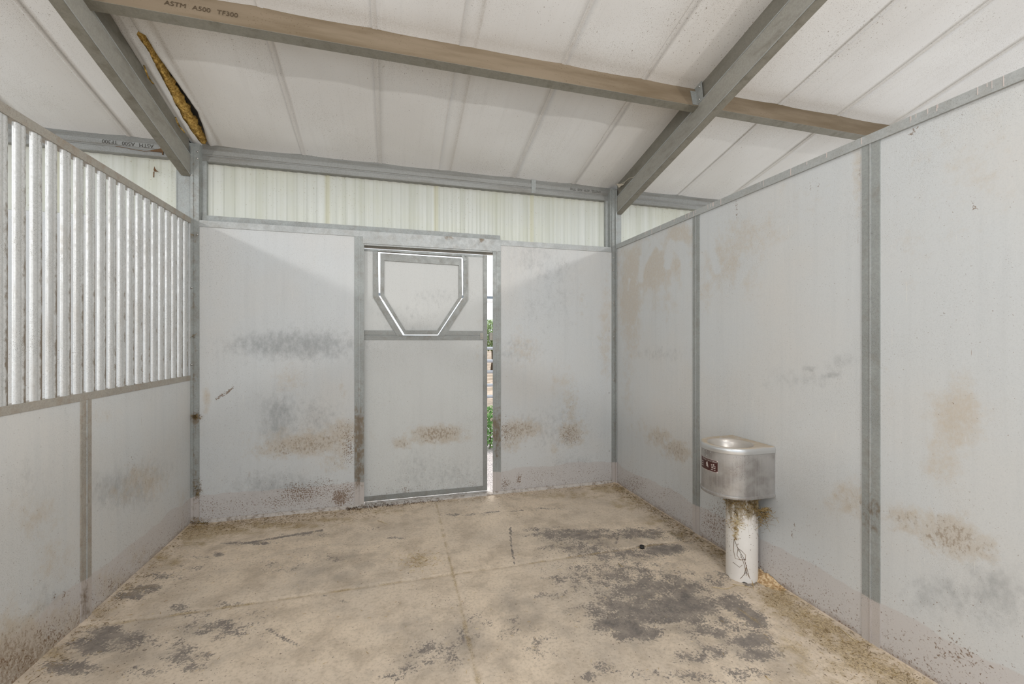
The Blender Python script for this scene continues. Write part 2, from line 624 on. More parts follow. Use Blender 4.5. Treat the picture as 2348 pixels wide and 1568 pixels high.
WALL_WASH = [
    (1485, 610, 66, 60, 1.0), (1445, 680, 26, 110, .95), (1450, 760, 22, 80, .6), (1550, 590, 40, 60, .8), (1560, 540, 40, 30, .8), (1520, 690, 50, 40, .4), (1440, 860, 16, 120, .4),
    (1655, 600, 45, 60, .7), (1700, 550, 70, 50, .55), (1760, 520, 70, 50, .4), (1620, 660, 20, 50, .5), (1720, 640, 30, 60, .35), (1965, 400, 14, 90, .6), (1850, 450, 80, 40, .25),
    (2190, 950, 60, 80, .85), (2160, 1050, 45, 70, .7), (2250, 960, 60, 60, .35), (2220, 380, 110, 200, .32), (2080, 560, 60, 140, .22), (2040, 900, 16, 90, .3),
    (1950, 1140, 60, 50, .5), (2090, 1180, 70, 40, .4), (1390, 760, 16, 140, .5), (1290, 880, 30, 60, .4), (1200, 800, 50, 60, .3), (700, 1010, 140, 40, .5), (660, 870, 40, 40, .4), (1000, 995, 80, 30, .4), (473, 915, 10, 40, .6),
    (90, 1180, 60, 60, .35), (120, 1290, 60, 60, .4), (60, 1470, 120, 90, .8), (330, 1110, 50, 40, .4), (240, 950, 40, 24, .3), (300, 1330, 90, 40, .5), (420, 1170, 16, 80, .35),
]
WALL_BROWN_LOW = [
    (40, 1520, 200, 100, 1.0), (170, 1430, 80, 60, .75), (260, 1350, 60, 50, .6), (340, 1280, 70, 40, .5), (420, 1180, 20, 60, .3),
]
WALL_GREY = [
    (680, 790, 160, 34, .7), (720, 780, 60, 30, .5), (640, 960, 50, 60, .6), (720, 960, 60, 50, .4), (640, 1120, 120, 40, .5), (560, 1130, 60, 30, .3),
    (1260, 980, 90, 50, .35), (1180, 805, 70, 30, .35), (1040, 1090, 90, 40, .35), (960, 1080, 60, 60, .35), (950, 1130, 110, 16, .3), (940, 730, 80, 40, .25), (1000, 680, 60, 20, .3),
    (1260, 620, 60, 40, .3), (1320, 1060, 80, 18, .3), (1250, 690, 90, 80, .2),
    (1830, 870, 90, 26, .3), (1930, 830, 40, 16, .4, -18), (1855, 845, 22, 8, .5), (1905, 860, 24, 8, .6, -12), (2270, 1370, 90, 90, .5), (2150, 1360, 80, 50, .45),
    (280, 1120, 80, 50, .55), (350, 1080, 60, 30, .35), (60, 1100, 60, 60, .25), (130, 1370, 90, 30, .35), (110, 1385, 60, 8, .5, -33), (1510, 810, 70, 18, .3),
    (1230, 590, 55, 40, .35),
]
WALL_FLECK_SHADE = [
    (560, 1160, 120, 30, .45), (690, 1130, 60, 30, .75), (780, 1140, 22, 22, 1.05), (795, 1130, 30, 30, .7), (740, 1120, 50, 30, .6), (640, 1150, 60, 20, .6), (480, 1160, 36, 30, .5),
    (800, 1020, 20, 60, .6), (450, 957, 14, 12, .9), (452, 1120, 12, 26, .8), (465, 1165, 30, 20, .5),
    (1158, 1110, 16, 16, .7), (1190, 1098, 6, 16, .9), (1250, 1090, 90, 26, .42), (1340, 1080, 50, 30, .42), (1305, 1000, 30, 24, .6), (1160, 990, 16, 40, .55),
    (930, 1125, 14, 16, .65), (1025, 1128, 10, 10, .65), (1085, 1110, 24, 14, .5),
    (1450, 1110, 40, 26, .6), (1520, 1130, 60, 30, .4), (1640, 1200, 44, 60, .62),  # last blob paints the bowl's shadow on the wall left of the pipe
    (1900, 1400, 140, 40, .32, 30), (2200, 1500, 120, 40, .5, 30), (2100, 1450, 80, 40, .3, 30),
    (200, 1370, 16, 30, .7), (255, 1340, 12, 20, .6), (120, 1460, 60, 50, .6), (50, 1520, 80, 40, .6), (300, 1060, 30, 40, .3),
]
# wiped streaks through the tan film on the far right panel
WIPES = [(1468, 640, 1480, 560, 7, 1), (1470, 620, 1500, 555, 5, .9), (1472, 590, 1468, 635, 6, 1), (1500, 550, 1514, 568, 5, .8), (1530, 610, 1540, 560, 8, .9),
         (1540, 560, 1560, 580, 7, .9), (1560, 560, 1575, 640, 10, .8), (1536, 600, 1526, 590, 5, .8), (1444, 640, 1440, 665, 3, .6), (1630, 560, 1645, 620, 8, .7), (1600, 540, 1625, 560, 10, .5)]


def wall_mask(V):
    r = blobs_at(V, WALL_TAN)
    wsh = np.clip(blobs_at(V, WALL_WASH) - strokes_at(V, WIPES), 0, 1)
    r = np.clip(r, 0, 1)
    r = np.maximum(r, blobs_at(V, WALL_BROWN_LOW))
    g = blobs_at(V, WALL_GREY)
    b = blobs_at(V, WALL_FLECK_SHADE)
    b = np.maximum(b, .40 * np.exp(-np.maximum(V[:, 2], 0) / .22) + .10)
    b = np.maximum(b, strokes_at(V, [(495, 915, 535, 889, 3, 1.2), (2105, 298, 2118, 292, 2, 0), (2083, 315, 2103, 290, 3.5, 1.1), (2230, 452, 2230, 480, 3, 1.0),
                                     (1690, 460, 1690, 500, 2.2, .9), (1860, 418, 1863, 540, 2, .7), (1877, 420, 1879, 500, 2, .7), (1970, 372, 1970, 415, 4, .5),
                                     (1822, 1200, 1815, 1230, 2.5, .8), (1847, 1310, 1832, 1360, 2.5, .8), (110, 1372, 160, 1358, 3, .9)]))
    return np.stack([np.clip(r, 0, 1), np.clip(g, 0, 1), np.clip(b, 0, 1.2), wsh], 1)


TRIM_DIRT = [(822, 985, 16, 50, .8), (822, 1030, 16, 40, .75), (822, 1080, 16, 36, .7), (822, 900, 10, 40, .3), (1139, 985, 12, 45, .75), (1139, 1030, 12, 30, .45),
             (1139, 780, 10, 200, .12), (1999, 1180, 24, 50, .45), (1997, 1160, 24, 30, .35), (195, 980, 14, 120, .22), (195, 1390, 10, 60, .6), (195, 1150, 14, 90, .2),
             (450, 960, 14, 14, .7), (450, 1120, 10, 40, .55), (444, 800, 3, 500, .35), (1599, 1100, 12, 50, .15), (1409, 800, 3, 300, .3), (1030, 545, 16, 8, .6), (1103, 547, 10, 10, .8)]


def trim_mask(V):
    r = blobs_at(V, TRIM_DIRT)
    return np.stack([np.clip(r, 0, 1), r * 0, r * 0], 1)


FLOOR_DARK = [
    (1320, 1226, 130, 18, .78), (1250, 1215, 70, 12, .55), (1470, 1222, 90, 18, .7), (1560, 1228, 60, 22, .6), (1525, 1260, 60, 16, .95), (1420, 1270, 150, 24, .62), (1330, 1255, 110, 20, .62),
    (1420, 1320, 200, 46, .62), (1500, 1350, 170, 50, .72), (1460, 1400, 150, 50, .80), (1560, 1390, 110, 50, .82), (1420, 1430, 70, 24, .95), (1460, 1450, 70, 26, .9), (1530, 1400, 80, 36, .95),
    (1570, 1370, 26, 40, 1.0, 25), (1690, 1390, 60, 28, .85, 35), (1730, 1420, 50, 24, .85, 35), (1640, 1440, 100, 36, .68), (1720, 1470, 70, 26, .82), (1740, 1500, 70, 24, .72), (1620, 1500, 110, 34, .55),
    (1380, 1530, 40, 22, .62), (1350, 1550, 24, 16, .7), (1600, 1550, 120, 26, .55), (1700, 1545, 90, 26, .55), (1480, 1545, 80, 20, .48), (1240, 1480, 60, 50, .48), (1180, 1440, 60, 50, .42),
    (1260, 1365, 40, 10, .66), (1640, 1330, 60, 30, .55), (1720, 1337, 24, 12, .8), (1300, 1330, 80, 40, .5), (1170, 1360, 60, 40, .36),
    (1000, 1500, 110, 44, .55), (930, 1540, 90, 26, .52), (1060, 1460, 60, 26, .5), (1100, 1420, 50, 24, .45),
    (250, 1450, 70, 22, .80), (210, 1480, 80, 26, .78), (300, 1470, 90, 36, .62), (160, 1530, 90, 26, .75), (330, 1540, 90, 20, .5), (420, 1500, 60, 40, .66), (440, 1530, 40, 16, .7),
    (500, 1440, 120, 30, .62), (450, 1410, 60, 18, .5), (330, 1350, 60, 16, .72), (300, 1365, 50, 14, .75), (370, 1320, 70, 14, .55), (430, 1300, 50, 10, .5), (410, 1390, 30, 14, .66), (520, 1385, 60, 14, .5),
    (500, 1270, 14, 6, .8), (450, 1275, 60, 6, .5), (590, 1405, 60, 20, .45), (640, 1300, 80, 24, .42), (720, 1290, 110, 30, .40), (760, 1280, 60, 14, .45), (850, 1210, 40, 8, .45),
    (600, 1290, 60, 10, .42), (470, 1500, 30, 10, .6), (560, 1370, 40, 10, .4),
    (1250, 1165, 60, 7, .5), (1060, 1180, 90, 5, .55), (700, 1225, 90, 6, .55), (570, 1245, 90, 5, .7), (910, 1233, 30, 4, .6), (1680, 1560, 60, 12, .55), (1290, 1300, 30, 12, .4),
]
FLOOR_STROKES = [(1170, 1210, 1172, 1250, 3, .95), (1172, 1250, 1180, 1292, 3, .95), (615, 1443, 680, 1478, 6, .75), (680, 1478, 770, 1508, 4, .5), (740, 1365, 820, 1388, 5, .5), (660, 1340, 740, 1368, 4, .4),
                 (935, 1312, 950, 1325, 2.5, .7), (1420, 1215, 1413, 1245, 4, .8), (1308, 1235, 1305, 1275, 3, .6), (560, 1245, 740, 1215, 4, .7), (1080, 1178, 1145, 1172, 3, .6), (1170, 1172, 1200, 1169, 2.5, .7), (1188, 1310, 1195, 1325, 2.5, .5)]
FLOOR_GREY = [(1050, 1460, 160, 70, .45), (760, 1300, 150, 60, .4), (1190, 1400, 80, 60, .5), (600, 1480, 160, 60, .2), (1500, 1400, 260, 110, .45), (1400, 1250, 240, 50, .4), (300, 1470, 220, 80, .4), (800, 1400, 140, 40, .2), (1700, 1480, 160, 60, .45), (950, 1520, 160, 60, .35), (560, 1320, 120, 40, .25)]
FLOOR_HAY = [(500, 1215, 120, 14, .8), (640, 1205, 120, 12, .75), (760, 1192, 90, 9, .65), (880, 1172, 80, 7, .5), (450, 1225, 60, 30, .8), (380, 1280, 50, 30, .55), (300, 1340, 60, 26, .5), (230, 1400, 60, 30, .45), (130, 1500, 60, 50, .4),
             (1400, 1120, 60, 10, .8), (1300, 1135, 120, 10, .55), (1440, 1150, 50, 22, .6), (1500, 1190, 60, 16, .5), (1560, 1225, 50, 14, .55), (1800, 1390, 80, 36, .85, 33), (1880, 1440, 100, 36, .85, 33), (1980, 1510, 130, 40, .85, 33), (2080, 1560, 100, 30, .8, 33),
             (1850, 1500, 110, 40, .5, 33), (960, 1285, 30, 18, .6), (910, 1310, 26, 10, .35), (1650, 1260, 40, 30, .5), (1780, 1350, 40, 20, .7), (1900, 1555, 120, 30, .5, 20)]


def floor_mask(V):
    r = np.clip(blobs_at(V, FLOOR_DARK), 0, 1)
    r = np.maximum(r, strokes_at(V, FLOOR_STROKES))
    g = blobs_at(V, FLOOR_GREY)
    b = blobs_at(V, FLOOR_HAY)
    b = np.maximum(b, .72 * np.exp(-((V[:, 1] - 2.641) / .011) ** 2))
    b = np.maximum(b, .62 * np.exp(-((V[:, 0] - .36 + .012 * (2.64 - V[:, 1])) / .013) ** 2))
    b = np.maximum(b, .6 * (V[:, 1] < 1.9) * np.exp(-((V[:, 0] - 1.80 + .05 * (V[:, 1] - 1.73)) / .013) ** 2))
    return np.stack([np.clip(r, 0, 1), np.clip(g, 0, 1), np.clip(b, 0, 1)], 1)


# ================================================================== SETTING: floor
def floor_z(x, y):
    z = .004 * mnoise.noise((x * 1.7, y * 1.7, 3.3)) + .002 * mnoise.noise((x * 6, y * 6, 1))
    # mat joints: shallow grooves
    for d in (abs(y - 2.641), abs(x - .36 + .012 * (2.64 - y))):
        z -= .006 * math.exp(-(d / .012) ** 2)
    d = abs(x - 1.80 + .05 * (y - 1.73))
    if y < 1.9:
        z -= .004 * math.exp(-(d / .012) ** 2)
    # drifted dirt against the walls
    z += .016 * math.exp(-(x - L) / .06) + .012 * math.exp(-(R - x) / .07) + .010 * math.exp(-(D - y) / .05)
    return z


nx, ny = 250, 250
fx0, fx1, fy0, fy1 = L, R, .5, D
b = MB()
vs, fs = grid(nx, ny, lambda a, c: (fx0 + (fx1 - fx0) * a, fy0 + (fy1 - fy0) * c, floor_z(fx0 + (fx1 - fx0) * a, fy0 + (fy1 - fy0) * c)))
b.add(vs, fs)
for (x0, x1, y0, y1) in ((L, R, -3.2, .5), (L - 3.75, L, -3.2, D), (R, R + 3.75, -3.2, D)):
    b.add([(x0, y0, 0), (x1, y0, 0), (x1, y1, 0), (x0, y1, 0)], [(0, 1, 2, 3)])
tag(b.obj('floor', 'floor', None, True, floor_mask), 'dusty tan stall floor with dark worn patches and joint lines', None, None, 'structure')

# ================================================================== SETTING: ceiling (insulation facing between the beams)
SEAM0, SEAMP = -.735, .6155


def seam_shape(x):
    t = ((x - SEAM0) / SEAMP) % 1.0
    s = -.020 * (1 - abs(2 * t - 1) ** 3)              # each strip sags between its seams
    dd = min(t, 1 - t) * SEAMP
    k = round((x - SEAM0) / SEAMP)
    xd = (x - SEAM0) - k * SEAMP                        # folded tab lying on one side of the seam
    if 0 <= xd < .030:
        s -= .009
    if k == 2 and -.085 <= xd < 0:                      # the wide lapped joint between two blankets
        s -= .009
    if k == 2 and .030 <= xd < .075:
        s -= .009 * (.075 - xd) / .045
    return s


def ceil_pt(x, y, extra=0.0):
    z = ceil_z(y) + seam_shape(x) * (.35 + .65 * abs(math.sin(math.pi * (D - y) / 1.22)) ** .6)
    z += .004 * mnoise.noise((x * 3.1, y * 2.3, 5)) + extra
    return (x, y, z)


XS = []
x = L - 3.8
k0 = math.ceil((x - SEAM0) / SEAMP)
edges = sorted(set([x, R + 3.9] + [SEAM0 + SEAMP * k + o for k in range(k0, 20) for o in (-.086, -.0845, -.001, 0.0, .0005, .0295, .0305, .075) if x < SEAM0 + SEAMP * k + o < R + 3.9]
                   + list(np.arange(x, R + 3.9, .055))))
YB, YF = D + .16, -2.4
ys = np.concatenate([np.arange(YF, 1.5, .2), np.arange(1.5, YB, .05), [YB]])
TL_ = [(312, 69), (342, 115), (377, 184), (411, 252), (439, 298), (470, 335)]
TR_ = [(325, 69), (351, 115), (402, 184), (450, 252), (467, 298), (476, 330)]
tl = np.array([cl(*p) for p in TL_])
tr = np.array([cl(*p) for p in TR_])
TX1 = -1.27


def tear_edges(y):
    a, c = np.interp(y, tl[:, 1], tl[:, 0]), np.interp(y, tr[:, 1], tr[:, 0])
    y0, y1 = tl[0, 1], min(tl[-1, 1], tr[-1, 1])
    if y <= y0 or y >= y1:
        m_ = (a + c) / 2 if y <= y0 else c
        return m_, m_
    j = .006 * mnoise.noise((y * 14, 0, 0)) + .004 * mnoise.noise((y * 40, 3, 0))
    return a + j, c + j * .6


b = MB()
for (xa, xb) in ((L - 3.8, L - .03), (TX1, R + 3.9)):
    xx = [q for q in edges if xa < q < xb]
    xx = [xa] + xx + [xb]
    n, mrows = len(xx), len(ys)
    b.add([ceil_pt(q, yy) for yy in ys for q in xx],
          [(j * n + i, j * n + i + 1, (j + 1) * n + i + 1, (j + 1) * n + i) for j in range(mrows - 1) for i in range(n - 1)])
# the torn strip beside the left rafter
ys2 = np.concatenate([np.arange(YF, 2.7, .2), np.arange(2.7, YB, .015), [YB]])
NL, NR = 8, 10
vsl, vsr = [], []
for yy in ys2:
    xl, xr = tear_edges(yy)
    op = max(0.0, xr - xl)
    for i in range(NL + 1):
        t = i / NL
        q = (L - .03) + (xl - (L - .03)) * t
        wr = .004 * math.sin(q * 160 + yy * 3) if 2.7 < yy < D else 0
        vsl.append((q, yy, ceil_z(yy) - .012 * math.sin(t * math.pi) * (1 if op == 0 else 1.6) + wr - (.012 * t if op > 0 else 0)))
    for i in range(NR + 1):
        t = i / NR
        q = xr + (TX1 - xr) * t
        lip = -.016 * math.exp(-((t - .12) / .16) ** 2) + (.022 * max(0, .12 - t) / .12 if op > 0 else 0)
        zz = ceil_pt(TX1, yy)[2]
        vsr.append((q, yy, ceil_z(yy) + (zz - ceil_z(yy)) * t + lip))
for vv, n in ((vsl, NL + 1), (vsr, NR + 1)):
    b.add(vv, [(j * n + i, j * n + i + 1, (j + 1) * n + i + 1, (j + 1) * n + i) for j in range(len(ys2) - 1) for i in range(n - 1)])


def ceil_mask(V):
    r = np.zeros(len(V))
    for k in range(-9, 12):
        r = np.maximum(r, .6 * np.exp(-((V[:, 0] - SEAM0 - SEAMP * k - .014) / .015) ** 4))
    r = np.maximum(r, .55 * np.exp(-np.abs(V[:, 1] - 2.66) / .05))
    return np.stack([r, r * 0, r * 0], 1)


ceiling = tag(b.obj('ceiling', 'ceiling', None, True, ceil_mask), 'sloping white insulation facing with speckled seams', None, None, 'structure')
d = MB()
for dx in (0,):
    d.hexa([(L - 3.8, YB + .35, ceil_z(YB + .35) + .10), (R + 3.9, YB + .35, ceil_z(YB + .35) + .10), (R + 3.9, YF, ceil_z(YF) + .10), (L - 3.8, YF, ceil_z(YF) + .10)],
           [(L - 3.8, YB + .35, ceil_z(YB + .35) + .13), (R + 3.9, YB + .35, ceil_z(YB + .35) + .13), (R + 3.9, YF, ceil_z(YF) + .13), (L - 3.8, YF, ceil_z(YF) + .13)])
d.obj('roof_deck', 'deck', ceiling)

# ================================================================== SETTING: back wall
TOPZ = 2.372                                          # underside of transom / top of the wall channel
DJL, DJR, DH = -.235, .902, 2.278                     # door opening in the back wall
BL0, BR1 = -.313, .978                                # outer edges of the jamb battens
PT = .04                                              # panel thickness


def panel_grid(x0, x1, z0, z1, y, step=.02):
    n, m_ = max(1, int((x1 - x0) / step)), max(1, int((z1 - z0) / step))
    return grid(n, m_, lambda a, c: (x0 + (x1 - x0) * a, y, z0 + (z1 - z0) * c))


b = MB()
for (x0, x1, z0, z1) in ((L, DJL - .02, -.02, TOPZ), (DJR + .02, R, -.02, TOPZ), (DJL - .02, DJR + .02, DH, TOPZ)):
    b.add(*panel_grid(x0, x1, z0, z1, D))
    b.box(max(x0, L + .06), min(x1, R - .06), D + .003, D + PT, z0, z1)
for (x0, x1) in ((L - 3.75, L - .089), (R + .061, R + 3.75)):      # the same wall goes on behind the neighbouring stalls
    b.box(x0, x1, D, D + PT, -.02, TOPZ)
wall_back = tag(b.obj('wall_back', 'wall', None, False, wall_mask), 'stained white steel back wall around the sliding door', None, None, 'structure')


def batten_x(x0, x1, z0, z1, name, parent):
    """hat shaped cover strip on the back wall: two flats and a fine rib"""
    b = MB()
    w = (x1 - x0)
    nzz = int((z1 - z0) / .025)
    b.box(x0, x0 + w * .47, D - .006, D + .002, z0, z1, nzz)
    b.box(x0 + w * .53, x1, D - .006, D + .002, z0, z1, nzz)
    o = b.obj(name, 'galv', parent, False, trim_mask)
    MB().box(x0 + w * .47, x0 + w * .53, D - .011, D + .002, z0, z1, nzz).obj('rib', 'galv_light', o, False, trim_mask)  # lighter steel than the flats, so the rib's highlight is painted in
    return o


batten_x(BL0, DJL, 0, 2.335, 'batten', wall_back)
batten_x(DJR, BR1, 0, 2.315, 'batten', wall_back)
b = MB().box(L + .055, R - .05, D - .008, D + PT + .03, 2.335, 2.385, 1, 180)
b.obj('top_channel', 'galv_light', wall_back, False, trim_mask)  # lighter steel than the trim: lamp light on the channel painted in
b = MB().box(DJL - .01, BR1, D - .010, D + .03, DH, 2.336, 2, 60)
b.box(DJL, DJR + .0, D + .0, D + .035, DH - .012, DH)
b.obj('header', 'galv_light', wall_back, False, trim_mask)
b = MB().box(L + .06, bw(1147, 545, D + .04)[0], D + .036, D + .048, 2.35, 2.437)
b.obj('track_cover', 'galv', wall_back)
b = MB().box(L + .06, DJL, D - .014, D + .0, -.01, .035, 1, 40).box(DJR, R - .04, D - .014, D + .0, -.01, .036, 1, 30)
b.obj('bottom_channel', 'sill', wall_back)
b = MB().box(DJL, DJR, D - .02, D + .14, -.03, .020, 1, 40)
b.obj('door_sill', 'sill', wall_back)
b = MB()
for (u, v) in ((1397, 758), (1396, 900), (1397, 1033), (1200, 560)):
    p = bw(u, v)
    b.tube([(p[0], D - .006, p[2]), (p[0], D + .002, p[2])], [.005, .008], 8)
b.obj('rivets', 'zinc', wall_back, True)

# ================================================================== SETTING: right wall
RY0 = -.6
b = MB()
n, m_ = int((D - RY0) / .014), int(2.39 / .014)
b.add(*grid(n, m_, lambda a, c: (R, RY0 + (D - RY0) * a, -.02 + 2.40 * c)))
b.box(R + .003, R + PT, RY0, D + .0, -.02, 2.38)
wall_right = tag(b.obj('wall_right', 'wall', None, False, wall_mask), 'white steel panel partition on the right', None, None, 'structure')
for (y0, y1) in ((2.662, 2.735), (1.452, 1.530), (.245, .32)):
    b = MB()
    w = y1 - y0
    for (q0, q1, pr) in ((0, .47, .006), (.53, 1, .006)):
        b.box(R - pr, R + .002, y0 + w * q0, y0 + w * q1, 0, 2.366, 95)
    o = b.obj('batten', 'galv', wall_right, False, trim_mask)
    MB().box(R - .010, R + .002, y0 + w * .47, y0 + w * .53, 0, 2.366, 95).obj('rib', 'galv_light', o, False, trim_mask)  # rib highlight painted in by the lighter steel
b = MB().box(R - .012, R + PT + .012, RY0, D - .005, 2.366, 2.410, 1, 1, 100)
top_rail_r = b.obj('top_rail', 'galv_light', wall_right)
b = MB()
for i in range(34):                                   # white drips running down the rail
    yy = random.uniform(.9, 3.7)
    hgt = random.uniform(.012, .042)
    w = random.uniform(.0015, .004)
    b.box(R - .0135, R - .0118, yy, yy + w, 2.408 - hgt, 2.4095)
b.obj('drip_marks', 'plaque_white', top_rail_r)

# ================================================================== SETTING: left wall (solid below, bars above)
MZ0, MZ1 = 1.132, 1.170
b = MB()
n, m_ = int((D - RY0) / .02), int(1.15 / .02)
b.add(*grid(n, m_, lambda a, c: (L, RY0 + (D - RY0) * a, -.02 + 1.155 * c)))
b.box(L - PT, L - .003, RY0, D, -.02, 1.135)
wall_left = tag(b.obj('wall_left', 'wall', None, False, wall_mask), 'low white steel panel wall under the bars on the left', None, None, 'structure')
for (y0, y1) in ((2.66, 2.737), (1.45, 1.527)):
    b = MB()
    w = y1 - y0
    for (q0, q1, pr) in ((0, .47, .006), (.53, 1, .006)):
        b.box(L - .002, L + pr, y0 + w * q0, y0 + w * q1, 0, MZ0, 50)
    o = b.obj('batten', 'rail', wall_left, False, trim_mask)
    MB().box(L - .002, L + .010, y0 + w * .47, y0 + w * .53, 0, MZ0, 50).obj('rib', 'galv_light', o, False, trim_mask)  # lighter steel again stands in for the highlight on the rib
b = MB().box(L - PT - .005, L + .004, RY0, D - .012, MZ0, MZ1, 1, 1, 60)
b.obj('middle_rail', 'rail', wall_left, False, trim_mask)

# bar grille on the left wall
grille = empty('bar_grille', (L, 2.6, MZ1), 'row of upright corrugated galvanized steel bars above the left wall panels', 'grille')
b = MB().box(L - PT - .005, L + .006, RY0, D - .012, 2.352, 2.394, 1, 1, 100)
b.obj('top_rail', 'rail', grille, False, trim_mask)
BP, BW_ = .0892, .063
prof = []
NP = 24
for i in range(NP + 1):                               # rounded channel with a shallow double ridge, turned to the stall
    t = i / NP
    q = 2 * t - 1
    xx = .0135 * (1 - abs(q) ** 3.2) ** .55 - .0028 * math.exp(-(q / .20) ** 2)
    prof.append((xx, q * BW_ / 2))
prof += [(q[0] - .0015 - .0012 * (1 - abs(q[1]) / BW_ * 2), q[1] * .965) for q in reversed(prof)]


def bar_mask(V):
    """grime along the far edge of each bar, heavier low down"""
    zz = np.clip(1.1 - V[:, 2] / 1.0, 0, 1)
    r = np.clip((V[:, 1] / BW_ + .02) / .3, 0, 1) * (.34 + .50 * zz)
    return np.stack([r, r * 0, r * 0], 1)


b = MB()
b.prism(prof, lambda p, t: (p[0], p[1], t), 0, 2.356 - MZ1, 30)
y_right0 = 2.698
bar0 = shade_auto(b.obj('bar', 'bar', grille, False, bar_mask, 0, False), 60)
nb = 0
for k in range(-40, 16):
    yr = y_right0 + BP * k
    yc = yr - BW_ / 2
    if yc + BW_ / 2 > D - .012 or yc < -.5:
        continue
    o = bar0 if nb == 0 else bar0.copy()
    if nb:
        COL.objects.link(o)
        o.parent = grille
    o.location = Vector((L - .012, yc, MZ1 - .002)) - Vector(grille.location)
    nb += 1
b = MB()
b.box(L - .006, L + .004, D - .03, D - .013, MZ1, 2.352)
b.obj('end_bar', 'bar', grille)

# ================================================================== posts
def post(name, x0, x1, lab, strips, bolts):
    o = empty(name, ((x0 + x1) / 2, D + .05, 0), lab, 'post', 'steel posts in the back corners of the stall')
    b = MB().box(x0, x1, D + .001, D + .10, 0, 2.985, 1)
    b.obj('tube', 'galv', o, False, trim_mask)
    for (a, c, y0, y1, z1) in strips:
        MB().box(a, c, y0, y1, 0, z1, 110).obj('corner_channel', 'galv', o, False, trim_mask)
    for p in bolts:
        q = MB()
        q.tube([(p[0], p[1] - .009, p[2]), (p[0], p[1] + .002, p[2])], [.0055, .008], 8)
        q.obj('bolt', 'zinc', o, True)
    return o


post('corner_post', L - .088, L + .058, 'galvanized corner post where the bars meet the back wall, hay caught on it',
     [(L + .001, L + .020, D - .018, D + .0, 2.96), (L + .020, L + .056, D - .012, D + .0, 2.96)],
     [(L + .048, D - .012, bw(451, v)[2]) for v in (349, 364, 538)] + [(L + .012, D - .018, bw(441, v)[2]) for v in (403, 660, 835)])
post('corner_post', R - .058, R + .060, 'galvanized corner post where the right wall meets the back wall',
     [(R - .045, R - .016, D - .012, D + .0, 2.96), (R - .016, R - .0015, D - .034, D + .0, 2.96)],
     [(R - .03, D - .012, bw(1406, v)[2]) for v in (591, 620, 695, 772, 871)])

# ================================================================== transom windows of translucent sheet
def window(name, x0, x1, xin0, xin1, zb, lab):
    w = empty(name, ((x0 + x1) / 2, D + .11, zb), lab, None, None, 'structure')
    ridge = .0775
    vs_, rows = [], []
    xs_ = np.arange(x0, x1 + .001, .0129)

    def yprof(x):
        t = (x / ridge) % 1
        return D + .098 - .007 * (1 if t < .28 else (0 if .42 < t < .86 else (1 - (t - .28) / .14 if t < .5 else (t - .86) / .14)))
    v_, f_ = grid(len(xs_) - 1, 6, lambda a, c: (xs_[int(round(a * (len(xs_) - 1)))], yprof(xs_[int(round(a * (len(xs_) - 1)))]), zb - .08 + (2.96 - zb + .08) * c))
    b = MB().add(v_, f_)

    def lapmask(V):
        r = np.zeros(len(V))
        for k in range(-6, 8):
            r = np.maximum(r, (np.abs(V[:, 0] - (-.545 + .931 * k)) < .022) * 1.0)
        return np.stack([r, r * 0, r * 0], 1)
    b.obj('translucent_sheet', 'sheet', w, False, lapmask)
    b = MB()
    if xin0 is not None:
        b.box(xin0, xin0 + .030, D + .045, D + .078, zb, 2.87)
    if xin1 is not None:
        b.box(xin1 - .030, xin1, D + .045, D + .078, zb, 2.87)
    b.box((xin0 or x0), (xin1 or x1), D + .05, D + .078, 2.35, 2.386)
    b.obj('frame', 'galv', w)
    return w


window('window_1', L - .02, R + .02, L + .058, R - .058, 2.385, 'long translucent corrugated transom above the back wall and sliding door')
window('window_2', L - 3.72, L - .02, None, L - .088, 2.385, 'translucent transom of the next stall seen past the bars on the left')
window('window_3', R + .02, R + 3.72, R + .060, None, 2.385, 'small triangle of translucent transom showing above the right wall')

# ================================================================== eave beams
def stencil(parent, text, size, loc, flip, mat, name='stencil_word', sx=1.0):
    """each word of the stencilled line is a part of its own"""
    words, made, cur = text.split(), [], 0.0
    for wd in words:
        cu = bpy.data.curves.new(name, 'FONT')
        cu.body = wd
        cu.size = size
        cu.extrude = .0002
        tmp = bpy.data.objects.new(name + '_tmp', cu)
        COL.objects.link(tmp)
        me = bpy.data.meshes.new_from_object(tmp.evaluated_get(bpy.context.evaluated_depsgraph_get()))
        bpy.data.objects.remove(tmp)
        V = np.array([v.co[:] for v in me.vertices])
        made.append((me, V, cur))
        cur += V[:, 0].max() + size * .75
    w = cur - size * .75
    s = -1 if flip else 1
    off = parent_loc(parent)
    for me, V, c0 in made:
        for v, c in zip(me.vertices, V):
            v.co = (loc[0] + s * (c0 + c[0] - w / 2) * sx - off[0], loc[1] - c[2] - off[1] + c[1] * s * (loc[3] if len(loc) > 3 else 0), loc[2] + s * c[1] - off[2])
        me.materials.clear()
        me.materials.append(MAT[mat])
        o = bpy.data.objects.new(name, me)
        COL.objects.link(o)
        o.parent = parent


EY = D + .052
eprof = [(0, 2.868), (-.006, 2.872), (-.006, 2.912), (-.001, 2.917), (-.001, 2.924), (-.006, 2.929), (-.006, 2.962), (.012, 3.022), (.11, 2.998), (.11, 2.868)]


def eave(x0, x1, lab):
    o = empty('eave_beam', ((x0 + x1) / 2, EY, 2.868), lab, 'beam', 'galvanized eave beams along the top of the back wall')
    b = MB().prism(eprof, lambda p, t: (t, EY + p[0], p[1]), x0, x1, 40)
    b.obj('channel', 'eave', o)
    return o


